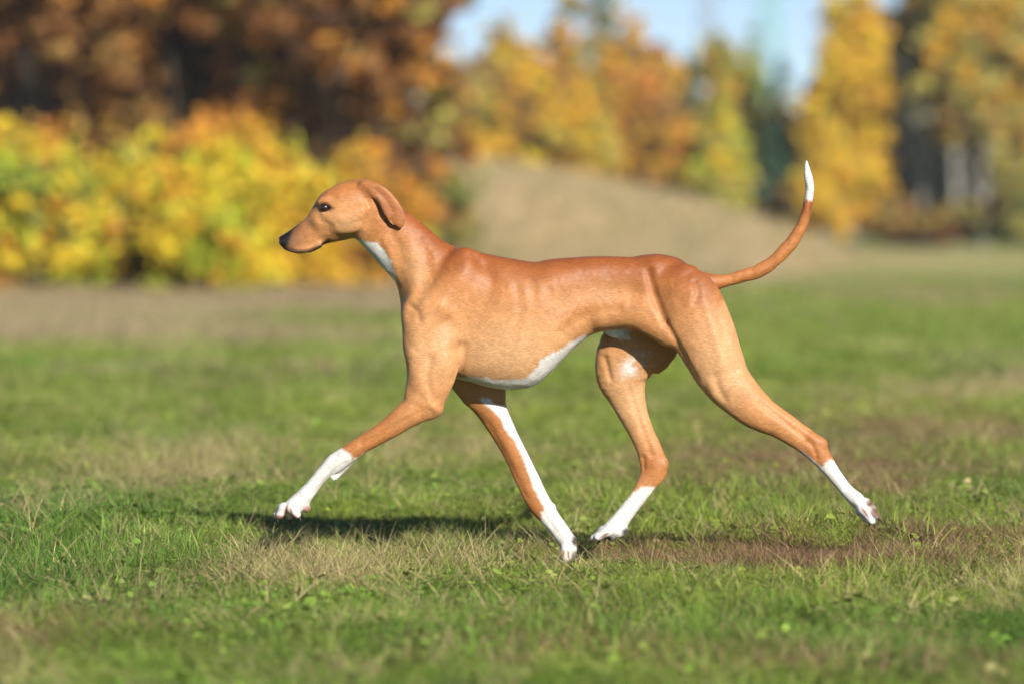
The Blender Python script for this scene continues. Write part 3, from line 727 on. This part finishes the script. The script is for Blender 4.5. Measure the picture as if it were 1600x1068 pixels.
tube([(950, 470, 1078, 480, .042, .036), (939, 522, 1062, 536, .052, .040), (930, 556, 1028, 566, .056, .037), (932, 590, 1014, 592, .058, .032),
      (950, 620, 1009, 616, .058, .027), (968, 653, 1013, 645, .058, .022), (985, 682, 1023, 675, .057, .0180), (997, 713, 1036, 704, .056, .0160),
      (1001, 738, 1042, 730, .055, .0165), (994, 757, 1024, 757, .053, .0140), (978, 783, 1004, 784, .051, .0125), (960, 804, 987, 809, .050, .0150), (944, 822, 977, 829, .049, .0180)], k=.018)
ball(1036, 725, .055, (.012, .009, .010), rot=60, k=.010)
paw((960, 821), [((948, 830), (934, 838), -.018), ((943, 830), (928, 840), -.006), ((942, 829), (930, 839), .008), ((948, 832), (940, 840), .018)], .049)
ball(976, 829, .049, (.009, .008, .012), rot=40, k=.006)
ball(955, 840, .049, (.008, .006, .012), k=.006)
# flank folds, sheath
both([(940, 470, 938, 511, .036, .020), (975, 468, 972, 508, .042, .018), (1012, 470, 1008, 519, .046, .020), (1055, 500, 1042, 543, .050, .024)], k=.020)
ball(962, 521, 0, (.024, .010, .012), rot=-8, k=.008)
# tail
tube([(1080, 424, 1098, 462, 0, .020), (1126, 430, 1130, 450, 0, .0135), (1154, 423, 1163, 441, 0, .0130), (1184, 413, 1198, 429, 0, .0125), (1211, 394, 1230, 401, 0, .0130),
      (1233, 369, 1253, 372, 0, .0125), (1249, 341, 1265, 341, 0, .0115), (1256, 314, 1270, 314, 0, .0105), (1258, 292, 1272, 294, 0, .0105), (1256, 272, 1268, 273, 0, .0085), (1258, 253, 1262, 253, 0, .0020)], k=.012, cap=(1, 2))

def surface_nets(Fd):
    ins = Fd < 0
    cnt = np.zeros(tuple(s-1 for s in Fd.shape), np.uint8)
    for a in (0, 1):
        for b in (0, 1):
            for c in (0, 1):
                cnt += ins[a:a+cnt.shape[0], b:b+cnt.shape[1], c:c+cnt.shape[2]]
    I = np.argwhere((cnt > 0) & (cnt < 8)); del cnt
    idm = np.full(Fd.shape, -1, np.int32); idm[I[:, 0], I[:, 1], I[:, 2]] = np.arange(len(I))
    corners = [(a, b, c) for a in (0, 1) for b in (0, 1) for c in (0, 1)]
    val = {o: Fd[I[:, 0]+o[0], I[:, 1]+o[1], I[:, 2]+o[2]] for o in corners}
    P = np.zeros((len(I), 3)); W = np.zeros(len(I))
    for o in corners:
        for ax in range(3):
            if o[ax] == 0:
                q = list(o); q[ax] = 1; q = tuple(q); a, b = val[o], val[q]
                x = (a < 0) != (b < 0); t = np.where(x, a/np.where(x, a-b, 1), 0)
                p = np.tile(np.array(o, float), (len(I), 1)); p[:, ax] = t
                P += p*x[:, None]; W += x
    V = LO+VOX*(I+P/W[:, None])
    Q = []
    for ax in range(3):
        sa = [slice(1, -1)]*3; sb = [slice(1, -1)]*3; sa[ax] = slice(0, -1); sb[ax] = slice(1, None)
        A, B = ins[tuple(sa)], ins[tuple(sb)]
        E = np.argwhere(A != B); off = np.array([1, 1, 1]); off[ax] = 0; E = E+off
        u, v = (ax+1) % 3, (ax+2) % 3
        def cell(du, dv):
            e = E.copy(); e[:, u] -= du; e[:, v] -= dv; return idm[e[:, 0], e[:, 1], e[:, 2]]
        q = np.stack([cell(1, 1), cell(0, 1), cell(0, 0), cell(1, 0)], 1)
        fl = ~ins[E[:, 0], E[:, 1], E[:, 2]]
        q[fl] = q[fl][:, ::-1]; Q.append(q)
    return V, np.concatenate(Q)
BV, BF = surface_nets(FIELD)
EDG = np.unique(np.sort(np.concatenate([BF[:, [0, 1]], BF[:, [1, 2]], BF[:, [2, 3]], BF[:, [3, 0]]]), 1), axis=0)
DEG = np.bincount(EDG.ravel(), minlength=len(BV)).astype(float)
def lap(V):
    out = np.empty_like(V)
    for a in range(V.shape[1]):
        out[:, a] = np.bincount(EDG[:, 0], V[EDG[:, 1], a], len(V))+np.bincount(EDG[:, 1], V[EDG[:, 0], a], len(V))
    return out/DEG[:, None]-V
for it in range(4):
    BV = BV+.55*lap(BV); BV = BV-.57*lap(BV)
def normals(V):
    n = np.cross(V[BF[:, 2]]-V[BF[:, 0]], V[BF[:, 3]]-V[BF[:, 1]])
    o = np.stack([np.bincount(BF.ravel(), np.repeat(n[:, a], 4), len(V)) for a in range(3)], 1)
    return o/(np.linalg.norm(o, axis=1)[:, None]+1e-12)
def pix(V):
    d = DIST+V[:, 1]
    return 800+V[:, 0]/d*FPX, HORIZON+(CAM_H-V[:, 2])/d*FPX
def poly_dist(px, py, P):
    best = np.full(len(px), 1e9)
    for (ax, ay), (bx, by) in zip(P[:-1], P[1:]):
        ex, ey = bx-ax, by-ay; t = np.clip(((px-ax)*ex+(py-ay)*ey)/(ex*ex+ey*ey), 0, 1)
        best = np.minimum(best, np.hypot(px-ax-t*ex, py-ay-t*ey))
    return best
PX, PY = pix(BV); NRM = normals(BV); DISP = np.zeros(len(BV))
SIDE = np.abs(NRM[:, 1])
STR = 1.35
def stroke(P, width, depth, side=None):
    """sculpting stroke: raise (depth > 0) or press in along a line seen from the side; mm"""
    P = np.asarray(catmull(np.asarray(P, float), 4)) if len(P) > 2 else P
    g = np.exp(-(poly_dist(PX, PY, P)/width)**2)*depth*STR*.001*np.clip(SIDE*1.6-.2, 0, 1)
    if side == 'near': g = g*(BV[:, 1] < 0)
    if side == 'far': g = g*(BV[:, 1] > 0)
    global DISP; DISP = DISP+g
#STROKES
stroke([(700, 395), (672, 440), (645, 478), (640, 492)], 9, -3.0)          # neck - shoulder groove
stroke([(640, 478), (652, 488), (655, 500)], 5, -2.5)
stroke([(742, 400), (768, 440), (745, 500), (716, 545)], 12, -3.5)         # behind the shoulder
stroke([(735, 410), (705, 455), (668, 500)], 13, 2.0)                       # shoulder blade ridge
stroke([(700, 500), (670, 525), (650, 545)], 7, -2.5, 'near')
stroke([(722, 540), (718, 575), (712, 592)], 7, -4.0, 'near')
stroke([(690, 480), (712, 500), (720, 530)], 12, 2.5, 'near')
stroke([(650, 520), (646, 560), (652, 600)], 10, 2.0, 'near')
stroke([(672, 560), (668, 600), (676, 625)], 6, -2.0, 'near')
stroke([(668, 610), (672, 630), (682, 640)], 5, 2.0, 'near')
stroke([(655, 640), (610, 667), (565, 692)], 5, -1.8, 'near')
stroke([(662, 632), (618, 657), (575, 682)], 5, 1.0, 'near')
for i, (x0, x1) in enumerate(((800, 772), (824, 796), (848, 822), (870, 848))):
    stroke([(x0-4, 450), (x0, 490), (x1+14, 530)], 5, 0.5-.05*i)
    stroke([(x0+8, 450), (x0+12, 490), (x1+26, 530)], 5, -0.5+.05*i)
stroke([(880, 520), (905, 500), (935, 488), (965, 484)], 9, -3.0)          # tuck-up groove
stroke([(875, 470), (930, 450), (985, 455)], 22, -3.0)                     # hollow flank
stroke([(1014, 425), (1022, 460), (1038, 505)], 6.5, -4.5)                   # in front of the thigh
stroke([(1040, 505), (1062, 545), (1086, 592)], 5, -3.5, 'near')
stroke([(1022, 425), (1018, 410)], 9, 2.0)                                 # hip bone
stroke([(1052, 448), (1074, 452), (1078, 470)], 11, 2.0)
stroke([(1086, 442), (1090, 458), (1084, 474)], 5, -1.8)
stroke([(690, 478), (672, 508), (652, 545)], 2.6, 1.1, 'near')
stroke([(655, 640), (625, 655), (590, 678)], 2.4, .9, 'near')
stroke([(905, 470), (885, 505), (872, 530)], 3.0, .8)
stroke([(1100, 470), (1115, 520), (1130, 570)], 9, 2.0, 'near')
stroke([(1125, 500), (1138, 540), (1150, 575)], 6, -1.5, 'near')
stroke([(1118, 588), (1122, 606), (1132, 622)], 6, -2.0, 'near')
stroke([(1108, 600), (1116, 618)], 7, 2.0, 'near')
stroke([(1190, 630), (1230, 662), (1268, 690)], 5, -2.0, 'near')
stroke([(1262, 690), (1272, 700), (1276, 715)], 4, -2.5, 'near')
stroke([(528, 712), (505, 740), (478, 768)], 3.0, -1.3, 'near')
stroke([(538, 722), (512, 746), (488, 772)], 2.6, -1.2, 'near')
stroke([(470, 775), (452, 790)], 2.2, -1.5, 'near')
stroke([(1298, 728), (1322, 762)], 2.6, -1.3, 'near')
stroke([(848, 800), (872, 832)], 2.8, -1.2, 'far')
stroke([(1004, 772), (972, 808)], 2.8, -1.2, 'far')
stroke([(945, 560), (950, 578), (953, 590)], 5, -3.0, 'far')
stroke([(985, 610), (1000, 660), (1018, 710)], 5, -2.0, 'far')
stroke([(1005, 715), (1006, 730)], 4, -2.5, 'far')
stroke([(762, 660), (790, 712), (822, 775)], 5, -1.6, 'far')
stroke([(572, 312), (576, 338), (572, 352)], 5, -2.2)          # behind the cheek

stroke([(495, 333), (503, 345), (515, 352)], 6, -2.0)                      # below the eye
stroke([(480, 352), (495, 368), (505, 375)], 7, -1.5)
stroke([(516, 312), (535, 302), (555, 300)], 8, 1.0)
stroke([(610, 345), (618, 375), (630, 410)], 8, -2.0)                      # neck muscles
stroke([(600, 375), (612, 405), (622, 440)], 5, 1.5)
stroke([(655, 370), (668, 400), (672, 430)], 8, -1.5)
stroke([(640, 385), (650, 420), (645, 460)], 9, 1.5)
stroke([(586, 296), (603, 312), (614, 332)], 4, -1.2)
stroke([(590, 308), (598, 326), (606, 343)], 3, 1.0)
stroke([(486, 392), (498, 387), (510, 379), (513, 376)], 2.2, -2.0)           # mouth
stroke([(452, 389), (470, 392), (486, 391)], 1.8, -1.0)
lump = fbm(PX, PY+BV[:, 1]*700, .09, 23)-.5
DISP = DISP+lump*.0022*np.where((PX > 1140) & (PY < 465), 1.3, .7)
BV = BV+NRM*DISP[:, None]
for it in range(2):
    BV = BV+.5*lap(BV); BV = BV-.52*lap(BV)
PX, PY = pix(BV); NRM = normals(BV)

# coat: rust along the back, fawn below, white socks, chest, throat and tail tip
def sm(c, a, wd=2.5): return sstep(a-wd, a+wd, c)
jit = 3.0*(fbm(PX, PY, .10, 5)-.5)*2+2.0*(fbm(PX, PY, .35, 6)-.5)*2+1.6*(rng.uniform(0, 1, len(PX))-.5)*2
near, far = BV[:, 1] < 0, BV[:, 1] > 0.012
FAWN, RUST, WHITE = np.array([.47, .215, .080]), np.array([.25, .070, .018]), np.array([.64, .62, .59])
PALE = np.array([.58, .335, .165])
RED = np.array([.37, .140, .041])
n = len(BV)
col = np.tile(FAWN, (n, 1))
def over(c, m):
    global col
    col = col*(1-m[:, None])+np.asarray(c)*m[:, None]
body_top = np.interp(PX, [600, 640, 700, 735, 840, 1035, 1100, 1130], [310, 330, 385, 390, 405, 400, 430, 450])
dep = PY-body_top+8*(fbm(PX, PY, .03, 9)-.5)*2
trunk = sm(PX, 600, 15)*(1-sm(PX, 1125, 10))
over(RED, trunk*(1-sstep(18, 125, dep))*.95)
over(RUST, trunk*(1-sstep(2, 68, dep))*.9)
over(PALE, .9*np.exp(-(((PX-790)/110)**2+((PY-560)/58)**2)))
over(PALE, .45*np.exp(-(((PX-662)/30)**2+((PY-545)/55)**2)))  # pale coat tone with the shoulder highlight painted in
over(PALE, .5*np.exp(-(((PX-648-.3*(PY-420))/16)**2+((PY-420)/40)**2)))  # neck highlight painted into the coat as a pale streak
over(PALE, .35*np.exp(-(((PX-930)/50)**2+((PY-458)/20)**2)))  # flank highlight painted as paler coat
over(PALE, .8*np.exp(-(((PX-1125)/50)**2+((PY-570)/90)**2))*near)
over(PALE, .8*np.exp(-(((PX-985)/45)**2+((PY-630)/70)**2))*far)
over(PALE, .6*np.exp(-(((PX-542)/28)**2+((PY-350)/16)**2)))
head = (1-sm(PX, 612, 10))
over(RED, head*.85*(1-sstep(294, 326, PY+.1*(PX-540))))
over(RED, .8*np.exp(-(((PX-590)/18)**2+((PY-355)/35)**2)))                                     # neck below the ear
over(RED, .75*np.exp(-(((PX-470)/20)**2+((PY-365)/14)**2)))
over(np.array([.33, .125, .045]), .9*sstep(22, 15, poly_dist(PX, PY, [(588, 297), (608, 318), (622, 345)]))*sstep(.037, .043, np.abs(BV[:, 1])))
over(RED, near*.75*sstep(648, 600, PX)*sstep(596, 620, PY))                                    # fore leg
over(RED, far*.8*sm(PX, 700, 3)*(1-sm(PX, 880, 3))*sstep(600, 650, PY))
tail = sm(PX, 1118, 8)*(1-sm(PY, 470, 3))*near*1. + sm(PX, 1118, 8)*(1-sm(PY, 470, 3))*(~near)
over(RED*1.05, np.clip(tail, 0, 1)*.9)
over(RUST, np.clip(tail, 0, 1)*np.exp(-((PY-325)/18)**2)*.8)
over(WHITE, np.clip(tail, 0, 1)*(1-sm(PY, 313+jit, 2.5)))
over(RED, near*sm(PX, 1255, 10)*sm(PY, 670, 5)*.8); over(RED, far*np.exp(-(((PX-1020)/25)**2+((PY-728)/28)**2)))
# white
def in_poly(P):
    P = np.asarray(P, float); c = np.zeros(n, bool); x, y = PX+jit, PY+.7*jit
    j = len(P)-1
    for i in range(len(P)):
        a = ((P[i, 1] > y) != (P[j, 1] > y)) & (x < (P[j, 0]-P[i, 0])*(y-P[i, 1])/(P[j, 1]-P[i, 1]+1e-9)+P[i, 0]); c ^= a; j = i
    return c.astype(float)
wm = np.zeros(n)
wm = np.maximum(wm, in_poly([(400, 690), (531, 697), (551, 712), (546, 724), (575, 704), (560, 730), (520, 830), (400, 830)])*near)
wm = np.maximum(wm, far*in_poly([(748, 622), (764, 621), (776, 633), (800, 637), (815, 680), (900, 830), (920, 900), (850, 890), (845, 800), (852, 796), (838, 770), (812, 705), (803, 686), (790, 672), (780, 650)]))
wm = np.maximum(wm, far*in_poly([(900, 860), (975, 782), (1000, 760), (1025, 760), (1000, 850)]))
wm = np.maximum(wm, near*in_poly([(1250, 700), (1283, 729), (1288, 727), (1299, 716), (1325, 735), (1400, 800), (1370, 850), (1300, 770)]))
wm = np.maximum(wm, in_poly([(700, 590), (735, 588), (783, 593), (818, 593), (832, 580), (850, 560), (877, 545), (905, 528), (930, 512), (985, 514), (985, 540), (880, 620), (700, 625)])*np.where(PX > 915, (np.abs(BV[:, 1]) < .022) & (PY < 531), (BV[:, 1] > np.where(PX < 722, -.040, -.09)) & (BV[:, 1] < np.where(PX < 800, -.004, .09))))
wm = np.maximum(wm, in_poly([(555, 372), (570, 377), (592, 381), (602, 395), (612, 412), (620, 440), (612, 460), (590, 420)])*(np.abs(BV[:, 1]) < .034))
wm = np.maximum(wm, far*np.clip(1.2*np.exp(-(((PX-985-.6*(575-PY))/15)**2+((PY-572)/17)**2)), 0, 1)*sstep(.3, .6, fbm(PX, PY, .12, 3))*(PY > 545))
wm = np.maximum(wm, ((PX > 620) & (PX < 700) & (PY > 500) & (PY < 610) & (np.abs(BV[:, 1]) < .018) & (NRM[:, 0] < -.3)).astype(float))
for it in range(2): wm = wm+.5*lap(wm[:, None])[:, 0]
over(WHITE, np.clip(wm, 0, 1))
# dark skin: nose, lips, eye rims, pads; painted shade at brow, ear edge and toes
DARK = np.array([.014, .012, .012])
mask = sstep(456, 440, PX+.35*(PY-376)+1.2*jit*.3)*(PX < 470)
over(np.array([.13, .065, .038]), .8*sstep(488, 450, PX+.3*(PY-380))*(PX < 500))
over(np.array([.03, .024, .022]), .8*np.exp(-(poly_dist(PX, PY, [(445, 362), (462, 351)])/5.)**2))
over(DARK, sstep(457, 448, PX+.30*(PY-376))*(PX < 470))
over(np.array([.035, .022, .018]), .9*np.exp(-(poly_dist(PX, PY, [(446, 388), (466, 394), (486, 393), (500, 386), (512, 378)])/3.2)**2)*head)
over(np.array([.02, .014, .012]), .95*np.exp(-(poly_dist(PX, PY, [(484, 394), (498, 388), (511, 379.5)])/3.0)**2)*head)
eye = np.exp(-((((PX-507)*.95+(PY-325)*.2)/12.0)**2+((PY-324.6-(PX-507)*.08)/6.4)**2)**2)
over(np.array([.03, .018, .012]), .95*eye*(PX < 530))  # dark eye rim, widened to paint in the brow's shadow
over(np.array([.06, .03, .018]), .6*np.exp(-(poly_dist(PX, PY, [(500, 319), (504, 317.5), (510, 318), (517, 324), (522, 326)])/1.8)**2))
over(PALE, .5*np.exp(-(poly_dist(PX, PY, [(498, 332), (505, 334), (514, 331)])/2.2)**2))
over(np.array([.12, .05, .02]), .6*np.exp(-(poly_dist(PX, PY, [(590, 312), (598, 328), (606, 345)])/3.)**2)*(np.abs(BV[:, 1]) < .052)*head)  # contact shadow under the ear edge, painted into the coat
PAD = np.array([.05, .04, .04]); PINK = np.array([.42, .20, .16])
def spot(px, py, rx, ry, c, s, a=0.):
    ca, sa = math.cos(math.radians(a)), math.sin(math.radians(a)); dx, dy = PX-px, PY-py
    m = np.exp(-(((dx*ca+dy*sa)/rx)**2+((-dx*sa+dy*ca)/ry)**2)**2)*(near if s == 'near' else far); over(c, np.clip(m, 0, 1))
spot(447, 797, 2.2, 10, PINK*.8, 'near', 20); spot(455, 799, 2.0, 8, PINK*.9, 'near', -15); spot(880, 866, 1.8, 9, PINK*.8, 'far', 8); spot(888, 866, 1.8, 9, PINK*.7, 'far', -4)  # pink skin between the toes, with the brown crease shadow painted in
spot(944, 836, 9, 2, PINK*.7, 'far', -30); spot(1352, 800, 2.2, 11, PINK*.7, 'near', -35)
spot(480, 795, 8, 6, PINK*.7, 'near', -40); spot(459, 808, 6, 4, PINK*.8, 'near'); spot(440, 808, 10, 4, PINK*.7, 'near', 10)
spot(899, 844, 7, 9, PAD, 'far'); spot(899, 868, 6, 9, PAD, 'far', 20)
spot(978, 829, 7, 5, PAD, 'far', -30); spot(953, 841, 9, 5, PAD, 'far', -10)
spot(1362, 784, 8, 7, PINK*.5, 'near'); spot(1370, 800, 9, 12, PINK*.38, 'near', -40)
gl = np.zeros(n); gl = np.maximum(gl, sstep(452, 443, PX+.30*(PY-376))*(PX < 470))

dme = mesh_np('dog_body', BV, BF, True)
set_col(dme, 'coat', np.clip(col, 0, 1)); set_col(dme, 'wet', np.repeat(gl[:, None], 3, 1))
def coat_mat():
    m, t, b = new_mat('dog_coat')
    a = N(t, 'ShaderNodeAttribute', attribute_name='coat'); g = N(t, 'ShaderNodeAttribute', attribute_name='wet')
    tc = N(t, 'ShaderNodeTexCoord'); mp = N(t, 'ShaderNodeMapping'); mp.inputs['Rotation'].default_value = (0, .5, 0); mp.inputs['Scale'].default_value = (110, 300, 420)
    t.links.new(tc.outputs['Object'], mp.inputs['Vector'])
    n1 = N(t, 'ShaderNodeTexNoise'); n1.inputs['Scale'].default_value = 1.; n1.inputs['Detail'].default_value = 4
    t.links.new(mp.outputs[0], n1.inputs['Vector'])
    n2 = N(t, 'ShaderNodeTexNoise'); n2.inputs['Scale'].default_value = 28; n2.inputs['Detail'].default_value = 3
    t.links.new(tc.outputs['Object'], n2.inputs['Vector'])
    mr = N(t, 'ShaderNodeMapRange'); mr.inputs['From Min'].default_value = .25; mr.inputs['From Max'].default_value = .75; mr.inputs['To Min'].default_value = .74; mr.inputs['To Max'].default_value = 1.24
    t.links.new(n1.outputs[0], mr.inputs[0])
    mr2 = N(t, 'ShaderNodeMapRange'); mr2.inputs['From Min'].default_value = .3; mr2.inputs['From Max'].default_value = .7; mr2.inputs['To Min'].default_value = .9; mr2.inputs['To Max'].default_value = 1.08
    t.links.new(n2.outputs[0], mr2.inputs[0])
    mm = N(t, 'ShaderNodeMath', operation='MULTIPLY'); t.links.new(mr.outputs[0], mm.inputs[0]); t.links.new(mr2.outputs[0], mm.inputs[1])
    mx = N(t, 'ShaderNodeMix', data_type='RGBA', blend_type='MULTIPLY'); mx.inputs[0].default_value = 1
    t.links.new(a.outputs['Color'], mx.inputs[6]); t.links.new(mm.outputs[0], mx.inputs[7]); t.links.new(mx.outputs[2], b.inputs['Base Color'])
    rr = N(t, 'ShaderNodeMapRange'); rr.inputs['To Min'].default_value = .50; rr.inputs['To Max'].default_value = .25
    t.links.new(g.outputs['Fac'], rr.inputs[0]); t.links.new(rr.outputs[0], b.inputs['Roughness'])
    b.inputs['Specular IOR Level'].default_value = .30
    b.inputs['Sheen Weight'].default_value = .04; b.inputs['Sheen Roughness'].default_value = .4; b.inputs['Sheen Tint'].default_value = (1, .8, .65, 1)
    bp = N(t, 'ShaderNodeBump'); bp.inputs['Strength'].default_value = .28; bp.inputs['Distance'].default_value = .0013
    t.links.new(n1.outputs[0], bp.inputs['Height'])
    bp2 = N(t, 'ShaderNodeBump'); bp2.inputs['Strength'].default_value = .25; bp2.inputs['Distance'].default_value = .004
    t.links.new(n2.outputs[0], bp2.inputs['Height']); t.links.new(bp.outputs[0], bp2.inputs['Normal']); t.links.new(bp2.outputs[0], b.inputs['Normal'])
    return m
dog = obj('dog', None, None, None, (0, 0, 0), label='lean rust-coloured sighthound with white socks trotting across the grass', category='dog')
obj('body', dme, coat_mat(), dog)
# eyes
def uv_ball(r, nu=20, nv=14):
    V = [(0, 0, r)]; F = []
    for j in range(1, nv):
        for i in range(nu):
            a, b = 2*math.pi*i/nu, math.pi*j/nv; V.append((r*math.sin(b)*math.cos(a), r*math.sin(b)*math.sin(a), r*math.cos(b)))
    V.append((0, 0, -r)); L = len(V)-1
    for i in range(nu): F.append((0, 1+i, 1+(i+1) % nu))
    for j in range(nv-2):
        for i in range(nu):
            a, b = 1+j*nu+i, 1+j*nu+(i+1) % nu; F += [(a, a+nu, b+nu), (a, b+nu, b)]
    o = 1+(nv-2)*nu
    for i in range(nu): F.append((o+i, L, o+(i+1) % nu))
    return np.array(V), np.array(F)
def plain_mat(name, c, rough, spec=.5):
    m, t, b = new_mat(name)
    n1 = N(t, 'ShaderNodeTexNoise'); n1.inputs['Scale'].default_value = 90
    cr = N(t, 'ShaderNodeMix', data_type='RGBA'); cr.inputs[6].default_value = (*[v*.75 for v in c], 1); cr.inputs[7].default_value = (*c, 1)
    t.links.new(n1.outputs[0], cr.inputs[0]); t.links.new(cr.outputs[2], b.inputs['Base Color'])
    b.inputs['Roughness'].default_value = rough; b.inputs['Specular IOR Level'].default_value = spec
    return m
MAT_EYE = plain_mat('eye_brown', (.022, .010, .006), .13, .9)
v, f = uv_ball(.0104); eme = mesh_np('eye', v, f, True); eme.materials.append(MAT_EYE)
for s in (-1, 1):
    p = pxw(507.5, 325.0, -.0338); o = obj('eye', eme, None, dog, (p[0], p[1] if s < 0 else -p[1], p[2]))
# claws
MAT_CLAW = plain_mat('claw_horn', (.055, .040, .034), .35)
cv, cf = [], []
for j, (t, r) in enumerate(((0, .0034), (.35, .0031), (.7, .0021), (1, .0005))):
    for i in range(7):
        a = 2*math.pi*i/7; cv.append((r*math.cos(a), r*math.sin(a)-.0045*t*t, .0145*t))
for j in range(3):
    for i in range(7): cf.append((j*7+i, j*7+(i+1) % 7, j*7+7+(i+1) % 7, j*7+7+i))
cme = mesh_np('claw', cv, cf, True); cme.materials.append(MAT_CLAW)
for a, b in CLAWS:
    e = Vector(b-a).normalized(); o = obj('claw', cme, None, dog, Vector(b)+e*.004)
    z = e; yv = Vector((0, 0, 1)); xv = yv.cross(z)
    xv = xv.normalized() if xv.length > 1e-3 else Vector((0, 1, 0)); yv = z.cross(xv)
    o.rotation_euler = Matrix((xv, yv, z)).transposed().to_euler()
